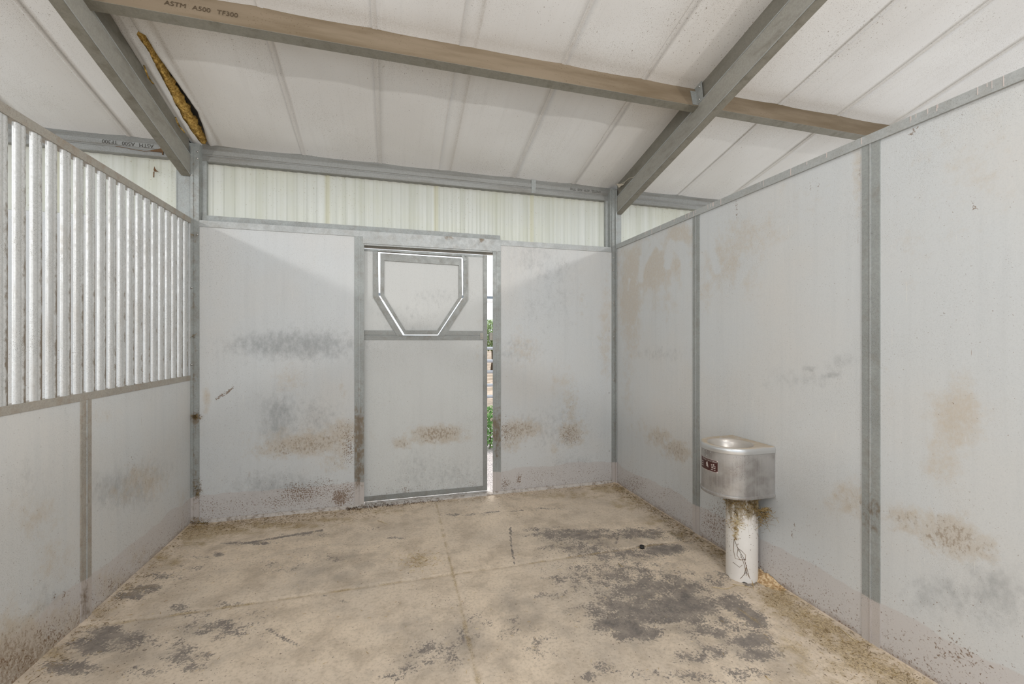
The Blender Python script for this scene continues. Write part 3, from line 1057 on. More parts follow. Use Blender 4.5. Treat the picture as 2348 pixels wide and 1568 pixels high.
e1 = eave(L + .05, R - .045, 'galvanized eave beam spanning above the middle transom between both corner posts')
e2 = eave(L - 3.7, L - .03, 'bright dusty eave beam of the next stall behind the left bars')
e3 = eave(R + .05, R + 3.7, 'short visible eave beam right of the right rafter, above the right wall')
p0 = bw(1342, 437, EY)
stencil(e1, 'UNISTEEL  ASTM  A500  TF300', .034, (p0[0], EY - .0068, 2.962), True, 'ink', sx=.72)
p0 = bw(295, 337, EY)
stencil(e2, 'ASTM  A500  TF300', .040, (p0[0], EY - .0068, 2.958), True, 'ink', sx=.95)
b = MB().box(bw(1218, 420, EY)[0], bw(1228, 420, EY)[0], EY - .0085, EY - .006, 2.875, 3.0)
b.obj('strap', 'galv', e1)

# ================================================================== rafters
def rafter(name, xa, xb, face, lab):
    """lower box and a taller, slightly set back web over it; runs up the roof slope toward the aisle"""
    o = empty(name, ((xa + xb) / 2, D - .03, ceil_z(D) - .31), lab, 'rafter', 'dark steel rafters running up the roof slope')
    yb, yf = D - .012, -2.3

    def beam(x0, x1, o0, o1):
        return MB().hexa([(x0, yb, ceil_z(yb) - o0), (x1, yb, ceil_z(yb) - o0), (x1, yf, ceil_z(yf) - o0), (x0, yf, ceil_z(yf) - o0)],
                         [(x0, yb, ceil_z(yb) - o1), (x1, yb, ceil_z(yb) - o1), (x1, yf, ceil_z(yf) - o1), (x0, yf, ceil_z(yf) - o1)])
    beam(xa, xb, .150, .306).obj('lower_beam', 'beam', o, False, None, .003)
    beam(xa - .001, xb + .001, .306, .311).obj('bottom_flange', 'flange', o)
    if face > 0:
        beam(xa + .004, xb - .012, -.02, .150).obj('upper_web', 'beam_dark', o)
        beam(xa, xb + .003, .145, .152).obj('lip', 'galv_light', o)  # bright steel on both lips paints in the edge highlights
        beam(xb - .004, xb + .003, .300, .307).obj('lip', 'galv_light', o)
    else:
        beam(xa + .012, xb - .004, -.02, .150).obj('upper_web', 'beam_dark', o)
        beam(xa - .003, xb, .145, .152).obj('lip', 'galv_light', o)  # edge highlights painted by the bright steel, mirrored side
        beam(xa - .003, xa + .004, .300, .307).obj('lip', 'galv_light', o)
    return o


raf_l = rafter('rafter', L - .060, L, 1, 'dark steel rafter at left beside the torn yellow insulation')
raf_r = rafter('rafter', R, R + .060, -1, 'dark steel rafter running up from the right corner post')

# ================================================================== purlins
PY, PZ, PH, PF = 2.715, 3.322, .154, .062
NRM = (-.2425, -.970)
TAN = (.970, -.2425)


def purlin(x0, x1, lab, txt=None):
    o = empty('purlin', ((x0 + x1) / 2, PY, PZ), lab, 'purlin', 'tan dusty purlins across the roof')
    bot = (PY + NRM[0] * PH, PZ + NRM[1] * PH)
    t = .004

    def P(a, c):                                     # a along the web (down), c along the roof slope
        return (PY + NRM[0] * a + TAN[0] * c, PZ + NRM[1] * a + TAN[1] * c)
    web = [P(-.02, 0), P(PH, 0), P(PH, t), P(-.02, t)]
    MB().prism(web, lambda p, q: (q, p[0], p[1]), x0, x1, 20).obj('web', 'purlin', o)
    fl_ = [P(PH, -.0006), P(PH + .003, -.0006), P(PH + .003, PF), P(PH - .018, PF), P(PH - .018, PF - t), P(PH - t, PF - t), P(PH - t, t)]
    MB().prism(fl_, lambda p, q: (q, p[0], p[1]), x0, x1, 20).obj('flange', 'flange', o)
    if txt:
        stencil(o, txt, .040, txt_loc, False, 'ink_tan', sx=1.0)
    return o, P


q = bw(430, 14, 2.70)
tz = q[2] - .020
txt_loc = (q[0] + .07, PY - .25 * (PZ - tz) - .0035, tz, .25)
pm, PFN = purlin(L - .001, R + .004, 'long tan dusty purlin crossing between the two rafters', 'ASTM  A500  TF300')
pr_, _ = purlin(R + .048, R + 3.7, 'shorter tan purlin running right from the right rafter over the right wall')
# angle clip where the long purlin meets the right rafter, and the matching one at the left rafter
for (xx, sgn) in ((R, -1), (L, 1)):
    c = MB()
    a0, a1 = PFN(.005, -.004), PFN(PH - .012, -.004)
    c.prism([PFN(.03, -.0045), PFN(PH - .004, -.0045), PFN(PH - .004, -.001), PFN(.03, -.001)], lambda p, q_: (q_, p[0], p[1]), xx + sgn * .004, xx + sgn * .050)
    c.prism([PFN(.004, -.075), PFN(PH - .012, -.058), PFN(PH - .012, -.004), PFN(.004, -.004)], lambda p, q_: (q_, p[0], p[1]), xx + sgn * .0015, xx + sgn * .006)
    clip = c.obj('angle_clip', 'galv', pm)
    for (a_, c_) in ((.03, -.05), (PH - .03, -.03)):
        yb_, zb_ = PFN(a_, c_)
        MB().tube([(xx + sgn * .005, yb_, zb_), (xx + sgn * .013, yb_, zb_)], [.008, .006], 8).obj('bolt', 'zinc', clip, True)

# ================================================================== sliding door
YD = D + .052                                         # front face of the door leaf
door = empty('door_1', (.3, YD, .03), 'white panelled steel sliding door with a small angular hatch, left slightly open', None, None, 'structure')


def dp(u, v, y=YD): return bw(u, v, y)


dxl, dxr = DJL - .10, dp(1117, 800)[0]
zb, zt = .035, dp(835, 569)[2]
zm0, zm1, zm2 = dp(960, 778.5)[2], dp(960, 768.3)[2], dp(960, 757.5)[2]
sx0 = dp(1108, 800)[0]
b = MB()
b.add(*panel_grid(dxl, sx0 + .005, zb + .03, zm0 + .004, YD + .006))
b.box(dxl, sx0 + .005, YD + .008, YD + .03, zb + .03, zm0)
b.obj('lower_panel', 'door', door, False, wall_mask)
b = MB().box(dxl, dxr, YD - .002, YD + .034, zb, zb + .042, 1, 40)
b.obj('bottom_rail', 'galv_dark', door)
b = MB().box(sx0, dxr, YD - .004, YD + .036, zb, zt, 90)
b.obj('stile', 'galv_dark', door, False, trim_mask)
b = MB().box(dxl, sx0, YD - .003, YD + .034, zm0, zm1 - .003, 1, 30)
b.obj('middle_rail', 'galv_dark', door)
b = MB().box(dxl, sx0, YD - .001, YD + .034, zt - .020, zt, 1, 30)
b.obj('top_rail', 'galv', door)

# polygons of the hatch, traced on the door plane
GAPO = [(867, 575), (1062.8, 588), (1063, 681), (1005, 769.5), (924, 769.5), (868, 677)]
GAPI = [(872, 580), (1058, 592), (1059.5, 681), (1003.5, 766.5), (928, 766.5), (872, 676.5)]
OUT = [(856, 575), (1073, 589), (1073, 687), (1019, 769.5), (910.5, 769.5), (856, 680)]
INN = [(881, 597), (1052, 608), (1052, 682), (1002.5, 757), (930, 757), (880.5, 676)]


def poly(pts): return [(dp(*p)[0], dp(*p)[2]) for p in pts]


def ring(outer, inner, y0, y1):
    b = MB()
    n = len(outer)
    for k in range(n):
        A, B, C, E_ = outer[k], outer[(k + 1) % n], inner[(k + 1) % n], inner[k]
        b.hexa([(q_[0], y0, q_[1]) for q_ in (A, B, C, E_)], [(q_[0], y1, q_[1]) for q_ in (A, B, C, E_)])
    return b


gO, gI, oO, iI = poly(GAPO), poly(GAPI), poly(OUT), poly(INN)
# upper panel with the hatch opening cut out
bm = bmesh.new()
rect = [(dxl, zm1 - .004), (sx0 + .004, zm1 - .004), (sx0 + .004, zt - .004), (dxl, zt - .004)]
hole = [(x_, max(z_, zm1 + .001)) for x_, z_ in gO]
edges_ = []
for loop in (rect, hole):
    vv = [bm.verts.new((x_, YD + .006, z_)) for x_, z_ in loop]
    edges_ += [bm.edges.new((vv[i], vv[(i + 1) % len(vv)])) for i in range(len(vv))]
bmesh.ops.triangle_fill(bm, use_beauty=True, edges=edges_)
bm.faces.ensure_lookup_table()
bmesh.ops.subdivide_edges(bm, edges=bm.edges, cuts=5, use_grid_fill=True)
b = MB()
bm.verts.index_update()
front = [v.co[:] for v in bm.verts]
ff = [tuple(v.index for v in f.verts) for f in bm.faces]
b.add(front, ff)
b.add([(q_[0], q_[1] + .022, q_[2]) for q_ in front], ff)
bm.free()
b.obj('upper_panel', 'door', door, False, wall_mask)
ring(oO[:], gO[:], YD - .008, YD + .032).obj('hatch_surround', 'galv_dark', door)
# rail under the hatch, both sides
b = MB()
zr = zm2
for (xa, xb) in ((dxl, oO[4][0] + .004), (oO[3][0] - .004, sx0)):
    b.box(xa, xb, YD - .003, YD + .03, zm1 + .002, zr, 1, 12)
b.obj('hatch_rail', 'galv_dark', door)
hatch = MB()
bm = bmesh.new()
vv = [bm.verts.new((x_, YD + .008, z_)) for x_, z_ in [((a[0] + c[0]) / 2, (a[1] + c[1]) / 2) for a, c in zip(gI, iI)]]
bmesh.ops.triangle_fill(bm, use_beauty=True, edges=[bm.edges.new((vv[i], vv[(i + 1) % 6])) for i in range(6)])
bmesh.ops.subdivide_edges(bm, edges=bm.edges, cuts=7, use_grid_fill=True)
bm.verts.index_update()
front = [v.co[:] for v in bm.verts]
ff = [tuple(v.index for v in f.verts) for f in bm.faces]
hatch.add(front, ff).add([(q_[0], q_[1] + .02, q_[2]) for q_ in front], ff)
bm.free()
hatch_o = hatch.obj('hatch', 'door', door, False, wall_mask)
ring(gI, iI, YD - .006, YD + .03).obj('hatch_frame', 'galv_dark', hatch_o)
c0 = dp(1063, 591)
cx_, cz_ = c0[0], c0[2]
ca, sa = math.cos(math.radians(-62)), math.sin(math.radians(-62))
pts = [(cx_ + a_ * ca - c_ * sa, cz_ + a_ * sa + c_ * ca) for a_, c_ in ((-.030, -.012), (.030, -.012), (.030, .012), (-.030, .012))]
MB().hexa([(p_[0], YD - .018, p_[1]) for p_ in pts], [(p_[0], YD - .009, p_[1]) for p_ in pts]).obj('turn_latch', 'galv', door)
p_ = dp(1105, 770)
b = MB().box(p_[0] - .018, p_[0] + .012, YD - .011, YD - .003, p_[2] - .028, p_[2] + .028)
b.box(p_[0] - .010, p_[0] + .004, YD - .018, YD - .011, p_[2] - .012, p_[2] + .012)
b.obj('latch_plate', 'rail', door)
p_ = bw(1127, 771)
b = MB().box(p_[0] - .016, p_[0] + .012, D - .002, D + .03, p_[2] - .035, p_[2] + .035)
b.obj('latch_keeper', 'rail', wall_back)
# door track boxed in behind the header
b = MB().box(dxl - .9, BR1, D + .05, D + .11, zt + .014, zt + .085)
b.obj('door_track', 'beam', door)

# ================================================================== waterer
WCX, WCY, WR = 2.0135, 2.187, .166
wat = empty('horse_waterer', (WCX, WCY, 0), 'round-fronted stainless waterer on a white pipe against the right wall', 'waterer')


def dline(o, n=40):
    pts = [(R - .002, WCY - WR - o)]
    for i in range(n + 1):
        a = math.radians(-90 - 180 * i / n)
        pts.append((WCX + (WR + o) * math.cos(a), WCY + (WR + o) * math.sin(a)))
    pts.append((R - .002, WCY + WR + o))
    return pts


def dshell(levels, cap0=False, cap1=False):
    b = MB()
    k = len(dline(0))
    for (o, z) in levels:
        b.v += [(p_[0], p_[1], z) for p_ in dline(o)]
    for i in range(len(levels) - 1):
        for j in range(k):
            b.f.append((i * k + j, i * k + (j + 1) % k, (i + 1) * k + (j + 1) % k, (i + 1) * k + j))
    if cap0:
        b.f.append(tuple(range(k - 1, -1, -1)))
    if cap1:
        b.f.append(tuple((len(levels) - 1) * k + j for j in range(k)))
    return b


shade_auto(dshell([(0, .530), (0, .778)], True, False).obj('jacket', 'steel', wat))
shade_auto(dshell([(-.004, .510), (.004, .513), (.0065, .521), (.005, .529), (0, .533)], True, False).obj('bottom_lip', 'steel', wat))
# rim: D outline with a round opening
BCX, BCY, BR = 1.993, 2.170, .128
lev = [(.001, .774), (.006, .776), (.0075, .792), (.006, .802), (.001, .809), (-.006, .812)]
b = dshell(lev)
k = len(dline(0))
bm = bmesh.new()
o_v = [bm.verts.new((p_[0], p_[1], .812)) for p_ in dline(-.006)]
i_v = [bm.verts.new((BCX + BR * math.cos(2 * math.pi * i / 48), BCY + BR * math.sin(2 * math.pi * i / 48), .812)) for i in range(48)]
ed = [bm.edges.new((o_v[i], o_v[(i + 1) % len(o_v)])) for i in range(len(o_v))] + [bm.edges.new((i_v[i], i_v[(i + 1) % 48])) for i in range(48)]
bmesh.ops.triangle_fill(bm, use_beauty=True, edges=ed)
bmesh.ops.delete(bm, geom=[f for f in bm.faces if (f.calc_center_median().xy - Vector((BCX, BCY))).length < BR - .004], context='FACES_ONLY')
bm.verts.index_update()
b.add([v.co[:] for v in bm.verts], [tuple(v.index for v in f.verts) for f in bm.faces])
bm.free()
shade_auto(b.obj('rim', 'rim_top', wat), 50)
b = MB()
prof_b = [(BR + .002, .8125), (BR - .006, .806), (BR - .012, .790), (BR - .022, .755), (BR - .045, .730), (.03, .722), (.001, .721)]
vs = [(BCX + r_ * math.cos(2 * math.pi * i / 48), BCY + r_ * math.sin(2 * math.pi * i / 48), z_) for r_, z_ in prof_b for i in range(48)]
fs = [(j * 48 + i, j * 48 + (i + 1) % 48, (j + 1) * 48 + (i + 1) % 48, (j + 1) * 48 + i) for j in range(len(prof_b) - 1) for i in range(48)]
b.add(vs, fs)
b.obj('basin', 'rim', wat, True)
# pedestal pipe with a ragged lower end
PCX, PCY, PR = 2.058, 2.146, .088
b = MB()
n = 40
rows = [(.0, 0), (.02, 1), (.10, 1), (.30, 1), (.513, 1)]
for zi, (z_, _) in enumerate(rows):
    for i in range(n):
        a = 2 * math.pi * i / n
        zz = z_ + (.006 * math.sin(a * 5) + .004 * math.sin(a * 11) if zi == 0 else 0)
        b.v.append((PCX + PR * math.cos(a), PCY + PR * math.sin(a), zz))
for j in range(len(rows) - 1):
    for i in range(n):
        b.f.append((j * n + i, j * n + (i + 1) % n, (j + 1) * n + (i + 1) % n, (j + 1) * n + i))
shade_auto(b.obj('pedestal_pipe', 'pipe', wat))


# plaque wrapped round the jacket
def ang_for_u(u):
    best = min(np.linspace(-95, -300, 2000), key=lambda a: abs(proj([[WCX + WR * math.cos(math.radians(a)), WCY + WR * math.sin(math.radians(a)), .65]])[0][0] - u) if a > -215 else 1e9)
    return best


a1 = ang_for_u(1647)
ah = ang_for_u(1622)
a0 = 2 * ah - a1
PB, PTP = None, None
pp = np.array([WCX + WR * math.cos(math.radians(a1)), WCY + WR * math.sin(math.radians(a1))])
dep = pp[0] * S_ + pp[1] * C_
PTP = H - (1056.5 - CY) / F * dep
PB = H - (1084.5 - CY) / F * dep
arc = abs(math.radians(a1 - a0)) * WR


def wrap(s, z, o):
    """s in 0..arc measured from the hidden edge toward the visible one (reads left to right)"""
    a = math.radians(a0 + (a1 - a0) * s / arc)
    return (WCX + (WR + o) * math.cos(a), WCY + (WR + o) * math.sin(a), z)


def curved_quad(s0, s1, z0, z1, o0, o1, n=16):
    b = MB()
    for i in range(n):
        sa_, sb_ = s0 + (s1 - s0) * i / n, s0 + (s1 - s0) * (i + 1) / n
        b.hexa([wrap(sa_, z0, o0), wrap(sb_, z0, o0), wrap(sb_, z1, o0), wrap(sa_, z1, o0)],
               [wrap(sa_, z0, o1), wrap(sb_, z0, o1), wrap(sb_, z1, o1), wrap(sa_, z1, o1)])
    return b


plq = curved_quad(0, arc, PB, PTP, .0002, .0012).obj('name_plate', 'maroon', wat)
hgt = PTP - PB
bd = MB()
tk = .0022
for q_ in (curved_quad(0, arc, PB, PB + tk, .0012, .0016), curved_quad(0, arc, PTP - tk, PTP, .0012, .0016), curved_quad(0, tk, PB, PTP, .0012, .0016, 1), curved_quad(arc - tk, arc, PB, PTP, .0012, .0016, 1),
           curved_quad(arc - .009, arc, PTP - .008, PTP, .0012, .0016, 1), curved_quad(arc - .009, arc, PB, PB + .008, .0012, .0016, 1)):
    bd.add(q_.v, q_.f)
# white standing horse in the middle
hp = [(560, 720), (640, 760), (660, 870), (700, 960), (740, 1090), (710, 1130), (650, 1090), (560, 1010), (520, 1070), (470, 1070), (480, 960), (440, 890), (450, 820), (530, 780)]
hs = [(arc / 2 + (px_ - 585) * arc * .00042, PB + hgt * (1 - (py_ - 520) / 800)) for px_, py_ in hp]
nb_ = len(hs)
bd.add([wrap(s_, z_, .0017) for s_, z_ in hs], [tuple(range(nb_))])
for r_ in range(3):                                  # rows of fine print, too small to read
    for (sa_, sb_) in ((.06, .24), (.06, .20)):
        q_ = curved_quad(arc * sa_, arc * sb_, PB + hgt * (.22 + .17 * r_), PB + hgt * (.28 + .17 * r_), .0012, .0015, 3)
        bd.add(q_.v, q_.f)
for (sa_, sb_, z0_, z1_) in ((.70, .90, .44, .49), (.72, .80, .30, .38), (.82, .89, .29, .37), (.70, .80, .15, .20), (.83, .89, .14, .19), (.78, .84, .54, .66), (.70, .74, .54, .62)):
    q_ = curved_quad(arc * sa_, arc * sb_, PB + hgt * z0_, PB + hgt * z1_, .0012, .0015, 3)
    bd.add(q_.v, q_.f)
bd.obj('plate_border', 'plaque_white', plq)
cu = bpy.data.curves.new('plate_lettering', 'FONT')
cu.body = 'HORSE  WATERER'
cu.size = .2
tmp = bpy.data.objects.new('plate_lettering_tmp', cu)
COL.objects.link(tmp)
me = bpy.data.meshes.new_from_object(tmp.evaluated_get(bpy.context.evaluated_depsgraph_get()))
bpy.data.objects.remove(tmp)
bm = bmesh.new()
bm.from_mesh(me)
bmesh.ops.subdivide_edges(bm, edges=bm.edges, cuts=1)
V = np.array([v.co[:] for v in bm.verts])
w_, h_ = V[:, 0].max(), .145
off = parent_loc(plq)
s_lo, s_hi = arc * .17, arc - .008
for v, c in zip(bm.verts, V):
    v.co = Vector(wrap(s_lo + (s_hi - s_lo) * c[0] / w_, PTP - .006 - .0095 * (1 - c[1] / h_), .0018)) - off
bm.to_mesh(me)
bm.free()
me.materials.clear()
me.materials.append(MAT['plaque_white'])
lo = bpy.data.objects.new('plate_lettering', me)
COL.objects.link(lo)
lo.parent = plq
# fastener studs above the plaque
for (u, v) in ((1615, 1031), (1621, 1033), (1630, 1036), (1621, 1043)):
    a = math.radians(ang_for_u(u))
    px_, py_ = WCX + WR * math.cos(a), WCY + WR * math.sin(a)
    z_ = H - (v - CY) / F * (px_ * S_ + py_ * C_)
    b = MB().tube([(WCX + (WR - .001) * math.cos(a), WCY + (WR - .001) * math.sin(a), z_), (WCX + (WR + .004) * math.cos(a), WCY + (WR + .004) * math.sin(a), z_)], [.0035, .0026], 8)
    b.obj('stud', 'zinc', wat, True)


# ================================================================== hay, straw, debris
def straws(n, sampler, length, rad, name, mat, flat=.15):
    b = MB()
    for i in range(n):
        p = Vector(sampler())
        ln = random.uniform(*length)
        a = random.uniform(0, 2 * math.pi)
        dv = Vector((math.cos(a), math.sin(a), random.uniform(-flat, flat))).normalized() * ln / 2
        r = random.uniform(*rad)
        mid = p + Vector((random.uniform(-.1, .1), random.uniform(-.1, .1), random.uniform(0, .08))) * ln
        b.tube([p - dv, mid, p + dv], [r, r, r * .6], 3, False)
    return b


def along_back():
    x = random.uniform(L + .02, R - .02)
    if random.random() < .55: x = L + abs(random.gauss(0, .75))
    x = min(max(x, L + .02), R - .02)
    y = D - .02 - abs(random.gauss(0, .05 + .05 * (x < 0)))
    return (x, y, floor_z(x, y) + .003)


def along_right():
    y = random.uniform(1.0, D - .05)
    x = R - .015 - abs(random.gauss(0, .06 + .16 * max(0, (2.3 - y)) / 1.3))
    return (max(x, 1.2), y, floor_z(x, y) + .003)


def along_left():
    y = random.uniform(1.2, D - .03)
    x = L + .015 + abs(random.gauss(0, .05))
    return (x, y, floor_z(x, y) + .003)


def on_floor():
    x, y = random.uniform(L + .1, R - .1), random.uniform(1.0, D - .15)
    return (x, y, floor_z(x, y) + .0015)


tag(straws(2400, along_back, (.004, .020), (.0005, .0010), '', '').obj('hay_litter', 'hay', None), 'fine olive hay chaff drifted along the foot of the back wall', 'hay litter', None, 'stuff')
tag(straws(3200, along_right, (.004, .020), (.0005, .0010), '', '').obj('hay_litter', 'hay', None), 'hay chaff spread along the foot of the right wall', 'hay litter', None, 'stuff')
tag(straws(900, along_left, (.004, .018), (.0005, .0010), '', '').obj('hay_litter', 'hay', None), 'hay chaff lying along the foot of the left wall', 'hay litter', None, 'stuff')
tag(straws(420, on_floor, (.005, .022), (.0006, .0012), '', '', .03).obj('straw_bits', 'straw', None), 'pale straw flecks scattered over the open floor', 'straw', None, 'stuff')


def around_center():
    p = fl(960 + random.gauss(0, 26), 1285 + random.gauss(0, 13))
    return (p[0], p[1], floor_z(p[0], p[1]) + .002)


tag(straws(260, around_center, (.006, .02), (.0006, .0012), '', '', .05).obj('hay_litter', 'straw', None), 'small patch of yellow chaff in the middle of the floor', 'hay litter', None, 'stuff')


# hay wedged under the waterer and stuck on the pipe
def under_bowl():
    if random.random() < .5:
        q = (1748 + random.gauss(0, 11), 1165 + abs(random.gauss(0, 20)))
        p = rw(q[0], q[1], R - random.uniform(.02, .12))
        return (min(p[0], R - .012), p[1], min(p[2], .505))
    a = math.radians(random.uniform(150, 290))
    z = .50 - abs(random.gauss(0, .05))
    return (PCX + (PR + .006) * math.cos(a), PCY + (PR + .006) * math.sin(a), z)


b = straws(520, under_bowl, (.012, .05), (.0008, .0016), '', '', 1.0)
tag(b.obj('hay_clump', 'hay', None), 'clump of old hay wedged between the white pipe and the bowl above', 'hay', None, 'stuff')


def on_pipe(u, v):
    d = ray(u, v)
    o = np.array([0, 0, H])
    ox, oy = -PCX, -PCY
    rr = PR + .002
    A = d[0] ** 2 + d[1] ** 2
    B = ox * d[0] + oy * d[1]
    C = ox * ox + oy * oy - rr * rr
    disc = B * B - A * C
    if disc < 0:
        return None
    return o + (-B - math.sqrt(disc)) / A * d


def nest():
    while True:
        t = random.random()
        if t < .6:
            p = on_pipe(1688 + random.gauss(0, 9), 1195 + random.gauss(0, 8))
        else:
            p = on_pipe(1684 + random.gauss(0, 2.5) + 4 * t, 1200 + random.uniform(0, 36))
        if p is not None:
            return p


tag(straws(260, nest, (.01, .03), (.0007, .0013), '', '', .8).obj('hay_clump', 'straw', None), 'tan tuft of chaff stuck halfway up the front of the white pipe', 'hay', None, 'stuff')
b = MB()
for path in ([(1683, 1235), (1690, 1252), (1697, 1265), (1706, 1280), (1712, 1300), (1711, 1320)], [(1683, 1235), (1682, 1262), (1686, 1280), (1700, 1283), (1710, 1282)], [(1690, 1255), (1700, 1262), (1710, 1272), (1709, 1285)],
             [(1712, 1295), (1706, 1318)], [(1712, 1300), (1718, 1322)], [(1692, 1258), (1690, 1272), (1698, 1284)], [(1698, 1270), (1706, 1292), (1710, 1310)], [(1680, 1288), (1696, 1300), (1702, 1295)], [(1711, 1310), (1720, 1326)], [(1710, 1312), (1698, 1326)]):
    pts = [on_pipe(*q_) for q_ in path]
    if all(p_ is not None for p_ in pts):
        b.tube(pts, .0011, 4)
tag(b.obj('dry_strands', 'strands', None), 'branching dry brown strands clinging to the lower white pipe', 'plant strands', None, 'stuff')

# shavings drift behind the pipe foot
b = MB()
c0 = fl(1745, 1325)
v_, f_ = grid(24, 24, lambda a, c: (c0[0] + (a - .5) * .20 + .03, c0[1] + (c - .5) * .34, 0))
vv = []
for (x_, y_, z_) in v_:
    x_ = min(x_, R - .003)
    r2 = ((x_ - c0[0] - .03) / .09) ** 2 + ((y_ - c0[1]) / .15) ** 2
    vv.append((x_, y_, floor_z(x_, y_) - .004 + .030 * math.exp(-r2 * 1.8) * (1 + .5 * mnoise.noise((x_ * 60, y_ * 60, 0)))))
tag(b.add(vv, f_).obj('wood_shavings', 'shavings', None, True), 'small heap of pale shavings in the angle behind the white pipe', 'shavings', None, 'stuff')


# single stalks one can pick out
def stalk(pts, lab, rad=.0017, mat='straw'):
    q_ = []
    for (u, v, h_) in pts:
        p_ = fl(u, v)
        p_ = fl(u, v, floor_z(p_[0], p_[1]) + h_)
        q_.append(p_)
    o = MB().tube(q_, [rad] * (len(q_) - 1) + [rad * .5], 5).obj('straw_stalk', mat, None, True)
    return tag(o, lab, 'straw', 'single straw stalks')


stalk([(1632, 1345, .003), (1665, 1350, .005), (1692, 1340, .004)], 'long pale stalk lying left of the white pipe foot')
stalk([(1680, 1339, .005), (1704, 1342, .007), (1724, 1347, .003)], 'bent pale stalk lying in front of the white pipe foot')
stalk([(1724, 1330, .05), (1727, 1342, .02), (1729, 1353, .003)], 'short stalk leaning on the right side of the white pipe')
stalk([(1418, 1291, .003), (1425, 1297, .004), (1431, 1299, .003)], 'white curved stalk on the dark patch in mid floor')
stalk([(447, 1208, .003), (452, 1197, .03), (457, 1189, .06)], 'straw leaning up in the left back corner')
stalk([(1921, 1436, .004), (1945, 1456, .005), (1968, 1474, .003)], 'straw lying near the foot of the right wall panel joint')
stalk([(1754, 1548, .003), (1762, 1556, .004), (1772, 1560, .003)], 'pale straw at the bottom edge of the floor on the right')
stalk([(866, 1193, .004), (880, 1197, .004), (889, 1201, .003)], 'thin straw on the floor below the sliding door')

# crumbly debris on the door sill
b = MB()
for i in range(900):
    t = random.random()
    u = 795 + 225 * t
    x_ = bw(u, 1170)[0]
    d_ = abs(random.gauss(0, .016))
    y_ = D - .022 - d_
    top = max(.004, .040 - d_ * 1.3) * (.45 + .55 * math.sin(math.pi * min(1, .12 + t * 1.0)))
    s_ = random.uniform(.002, .0065) * (1.2 - .5 * t)
    z_ = random.uniform(.2, 1) * top
    q_ = [(x_ + random.uniform(-s_, s_), y_ + random.uniform(-s_, s_), max(0, z_ + random.uniform(-s_, s_))) for _ in range(4)]
    b.add(q_, [(0, 1, 2), (0, 1, 3), (1, 2, 3), (0, 2, 3)])
tag(b.obj('crumbled_debris', 'crumbs', None), 'dark crumbs of dung and rust along the sill under the sliding door', 'debris', None, 'stuff')


# tufts caught on the left post
def tuft(u, v, n, su, sv, lab, mat='hay'):
    def f():
        p_ = bw(u + random.gauss(0, su), v + random.gauss(0, sv), D - .016 - random.uniform(0, .012))
        return (max(p_[0], L + .008), p_[1], max(p_[2], .01))
    o = straws(n, f, (.012, .035), (.0007, .0012), '', '', 1.0).obj('hay_tuft', mat, None)
    return tag(o, lab, 'hay', 'hay tufts on the left corner post', 'stuff')


tuft(450, 955, 70, 6, 4, 'hay tuft snagged at mid height on the left corner post')
tuft(453, 1122, 60, 4, 12, 'hay bits clinging low on the left corner post')
tuft(443, 770, 14, 2, 3, 'small hay wisp on the left corner post beside the bars')
tuft(441, 538, 12, 2, 3, 'tiny hay wisp high on the left corner post at the bar rail')
tuft(455, 1200, 160, 12, 6, 'hay heaped at the foot of the left corner post')

# black ring on the floor
p_ = fl(1472, 1256)
b = MB()
for z0 in (0,):
    n = 24
    pr = [(.016, 0), (.016, .018), (.012, .018), (.012, 0)]
    vs = [(p_[0] + r_ * math.cos(2 * math.pi * i / n), p_[1] + r_ * math.sin(2 * math.pi * i / n), floor_z(p_[0], p_[1]) + z_) for r_, z_ in pr for i in range(n)]
    fs = [(j * n + i, j * n + (i + 1) % n, ((j + 1) % 4) * n + (i + 1) % n, ((j + 1) % 4) * n + i) for j in range(4) for i in range(n)]
    b.add(vs, fs)
tag(b.obj('plastic_ring', 'black', None, True), 'small black plastic ring on the floor joint left of the waterer', 'ring')

# ================================================================== torn insulation
b = MB()
rows_, cols_ = 150, 12
y0, y1 = tl[0, 1] - .02, min(tl[-1, 1], tr[-1, 1]) + .0
vs = []
for j in range(rows_ + 1):
    yy = y0 + (y1 - y0) * j / rows_
    xl, xr = tear_edges(min(max(yy, y0 + .021), y1 - .001))
    op = xr - xl
    frac = np.interp(j / rows_, [0, .15, .4, .7, .88, 1], [1.0, .8, .62, .58, .75, 1.0])
    for i in range(cols_ + 1):
        t = i / cols_
        q_ = xl - .030 + (op * frac + .030) * t
        lump = mnoise.noise((q_ * 38, yy * 22, 2)) * .020 + mnoise.noise((q_ * 100, yy * 70, 7)) * .009
        z_ = ceil_z(yy) + .016 + lump - .018 * math.sin(math.pi * min(1, t * 1.05)) + .05 * max(0, t - .75)
        vs.append((q_ + .010 * mnoise.noise((yy * 30, 9, 1)) * t, yy, z_))
fs = [(j * (cols_ + 1) + i, j * (cols_ + 1) + i + 1, (j + 1) * (cols_ + 1) + i + 1, (j + 1) * (cols_ + 1) + i) for j in range(rows_) for i in range(cols_)]
ins = b.add(vs, fs).obj('insulation_batt', 'insulation', None, True)
sm = ins.modifiers.new('thick', 'SOLIDIFY')
sm.thickness = .02
sm.offset = 1
tag(ins, 'yellow fibreglass insulation bulging from the tear in the white ceiling', 'insulation')


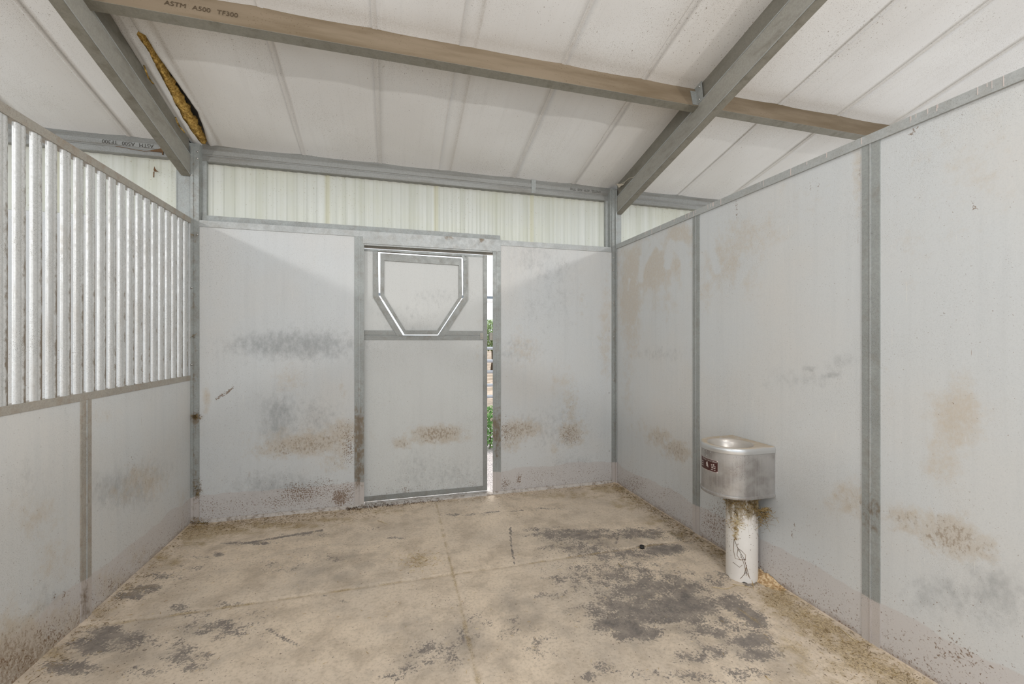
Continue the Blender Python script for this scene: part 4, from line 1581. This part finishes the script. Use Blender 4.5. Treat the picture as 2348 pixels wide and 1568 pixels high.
def scrap(uv, lab):
    b = MB()
    pts = [rw(u, v, L + .012) for u, v in uv]
    pts = [(L + .006 + .012 * i / len(pts), p_[1], p_[2]) for i, p_ in enumerate(pts)]
    n = len(pts)
    wd = [.003] + [.008 + .010 * i / n for i in range(1, n - 1)] + [.006]
    vs = []
    for p_, w in zip(pts, wd):
        vs += [(p_[0], p_[1] - w, p_[2] + w * .4), (p_[0] + .007, p_[1], p_[2]), (p_[0], p_[1] + w, p_[2] - w * .4), (p_[0] - .003, p_[1], p_[2])]
    fs = []
    for i in range(n - 1):
        for j in range(4):
            fs.append((i * 4 + j, i * 4 + (j + 1) % 4, (i + 1) * 4 + (j + 1) % 4, (i + 1) * 4 + j))
    fs += [(0, 1, 2, 3), tuple((n - 1) * 4 + j for j in range(4))]
    o = b.add(vs, fs).obj('insulation_scrap', 'insulation', None, True)
    return tag(o, lab, 'insulation', 'insulation scraps hanging on the left rafter')


scrap([(332, 150), (336, 165), (340, 178), (346, 187), (350, 191)], 'upper yellow scrap of insulation dangling against the left rafter')
scrap([(404, 268), (407, 280), (412, 291), (418, 297), (421, 303)], 'lower yellow scrap of insulation dangling near the end of the left rafter')

# cobwebs
b = MB()
for (a, c) in (((1418, 424), (1433, 416)), ((1433, 416), (1443, 408)), ((1418, 424), (1408, 419)), ((1418, 424), (1429, 423)), ((1429, 423), (1433, 416)), ((1418, 428), (1429, 423)), ((1443, 408), (1455, 405))):
    b.tube([rw(*a, R - .015), rw(*c, R - .012)], .0022, 4)
pa, pb_, pc = rw(1413, 421, R - .02), rw(1430, 421, R - .014), rw(1419, 430, R - .016)
b.add([pa, pb_, pc], [(0, 1, 2)])
tag(b.obj('cobweb', 'web', None), 'pale cobweb in the corner over the right corner post', 'cobweb')
b = MB()
ew = [(265, 335), (283, 337), (300, 341), (330, 346), (350, 345), (373, 339), (374, 349), (345, 346)]
for i in range(len(ew) - 1):
    b.tube([bw(*ew[i], EY - .012), bw(*ew[i + 1], EY - .012)], .0018, 4)
b.hexa([bw(345, 344, EY - .012), bw(373, 339, EY - .012), bw(374, 348, EY - .012), bw(350, 346, EY - .012)], [bw(345, 344, EY - .016), bw(373, 339, EY - .016), bw(374, 348, EY - .016), bw(350, 346, EY - .016)])
b.tube([bw(373, 345, EY - .012), bw(373, 354, EY - .012)], .005, 4)
tag(b.obj('cobweb', 'brown_web', None), 'brown dusty cobweb strung along the eave beam beyond the left bars', 'cobweb')
b = MB()
pl = [(354, 380), (356, 386), (360, 391), (366, 395), (361, 393), (354, 393), (352, 389)]
YS = D + .08
b.add([bw(u, v, YS) for u, v in pl] + [bw(u, v, YS - .006) for u, v in pl], [tuple(range(7)), tuple(range(13, 6, -1))] + [(i, (i + 1) % 7, 7 + (i + 1) % 7, 7 + i) for i in range(7)])
b.tube([bw(353, 393, YS), bw(352.5, 406, YS)], .004, 4)
tag(b.obj('debris_scrap', 'brown_web', None), 'dark brown scrap stuck on the translucent panel beyond the left bars', 'debris')

# ================================================================== outside, seen through the door gap
b = MB()
b.add([(-14, D + .12, -.03), (24, D + .12, -.03), (24, 7.2, -.03), (-14, 7.2, -.03)], [(0, 1, 2, 3)])
tag(b.obj('ground', 'gravel', None), 'grey gravel yard outside the door', None, None, 'structure')
b = MB()
b.add([(-40, 7.2, -.03), (60, 7.2, -.03), (60, 70, .4), (-40, 70, .4)], [(0, 1, 2, 3)])
tag(b.obj('field', 'pasture', None), 'dry tan pasture beyond the pipe fence', None, None, 'structure')

FY = 6.6
fence = empty('pipe_fence', (1.5, FY, 0), 'pale pipe rail fence outside, glimpsed through the door gap', 'fence')
for z_ in (1.33, 1.13, .96, .75, .57):
    MB().tube([(-1.5, FY, z_), (4.5, FY, z_)], .024, 10).obj('rail', 'fence', fence, True)
for x_ in (-.4, 1.9, 4.2):
    MB().tube([(x_, FY + .04, -.03), (x_, FY + .04, 1.42)], .03, 10).obj('fence_post', 'fence', fence, True)


def foliage(c, rx, ry, rz, n, s, name, mat, parent):
    b = MB()
    for i in range(n):
        while True:
            p = Vector((random.uniform(-1, 1), random.uniform(-1, 1), random.uniform(-1, 1)))
            if .3 < p.length < 1: break
        p = Vector((c[0] + p.x * rx, c[1] + p.y * ry, c[2] + p.z * rz))
        a = Vector((random.gauss(0, 1), random.gauss(0, 1), random.gauss(0, 1))).normalized()
        e = a.orthogonal().normalized()
        s_ = s * random.uniform(.6, 1.3)
        b.add([p - a * s_, p + e * s_ * .45, p + a * s_, p - e * s_ * .45], [(0, 1, 2, 3)])
    return b.obj(name, mat, parent)


tree = empty('tree', (4.6, 20, 0), 'leafy green tree against the sky outside, seen through the door gap', 'tree')
foliage((4.6, 20, 1.75), 1.3, 1.2, .75, 2600, .09, 'crown', 'leaf', tree)
MB().tube([(4.6, 20, 0), (4.65, 20, .6), (4.6, 20, 1.5)], [.10, .08, .05], 8).obj('trunk', 'bark', tree, True)
weed = empty('weed', (1.3, 5.75, -.03), 'bright green weed growing on the gravel outside the door gap', 'weed')
foliage((1.29, 5.75, .26), .20, .15, .30, 700, .028, 'leaves', 'weed', weed)
MB().tube([(1.29, 5.75, -.03), (1.3, 5.74, .3)], .008, 6).obj('stem', 'bark', weed)

shel = empty('shelter', (2.2, 9, 0), 'white roofed shelter outside, glimpsed at the top of the door gap', 'shelter')
b = MB().hexa([(-3, 7.0, 2.99), (8, 7.0, 2.99), (8, 11, 2.84), (-3, 11, 2.84)], [(-3, 7.0, 3.03), (8, 7.0, 3.03), (8, 11, 2.88), (-3, 11, 2.88)])
b.obj('roof', 'white_sheet', shel)
MB().box(-3, 8, 10.95, 11.05, 2.46, 2.84).obj('fascia', 'white_sheet', shel)
MB().box(-3, 8, 10.9, 10.95, 2.56, 2.62).obj('beam', 'soffit_beam', shel)
for x_ in (-2.6, 7.6):
    MB().box(x_, x_ + .1, 10.9, 11.0, 0.0, 2.84).obj('post', 'soffit_beam', shel)
    MB().box(x_, x_ + .1, 7.1, 7.2, -.03, 2.99).obj('post', 'soffit_beam', shel)

# ================================================================== light
w = bpy.data.worlds.new('sky')
SC.world = w
w.use_nodes = True
nt = w.node_tree
bg = nt.nodes['Background']
bg.inputs[0].default_value = (.865, .93, 1.0, 1)
bg.inputs[1].default_value = 1.6


def lamp(name, loc, power, size, aim, col=(1, .985, .96)):
    """round shaded lamp facing along aim"""
    l = bpy.data.lights.new(name, 'AREA')
    l.shape = 'DISK'
    l.size = size
    l.energy = power
    l.color = col
    o = bpy.data.objects.new(name, l)
    o.location = loc
    o.rotation_euler = Vector(aim).to_track_quat('-Z', 'Y').to_euler()
    COL.objects.link(o)


lamp('stall_lamp', (1.2, -.5, 3.2), 38, .70, (-.60, .50, -.62))
lamp('stall_lamp', (L - .70, -1.0, 2.71), 66, .09, (.38, .51, -.77))
lamp('stall_lamp', (R + .70, -1.0, 2.71), 66, .09, (-.38, .51, -.77))
sun = bpy.data.lights.new('sun', 'SUN')
sun.energy = 3.0
sun.angle = math.radians(22)
so = bpy.data.objects.new('sun', sun)
so.rotation_euler = (math.radians(-18), 0, 0)          # from beyond the back wall, high
COL.objects.link(so)

# ================================================================== camera
cam = bpy.data.cameras.new('camera')
cam.sensor_fit = 'HORIZONTAL'
cam.sensor_width = 36
cam.lens = F / 2348 * 36
cam.clip_start = .05
co = bpy.data.objects.new('camera', cam)
co.location = (0, 0, H)
co.rotation_euler = (math.pi / 2, 0, -TH)
COL.objects.link(co)
SC.camera = co

vs_ = SC.view_settings
vs_.view_transform = 'Standard'
vs_.look = 'None'
vs_.exposure = -0.08
vs_.gamma = 1.0
vs_.use_curve_mapping = False
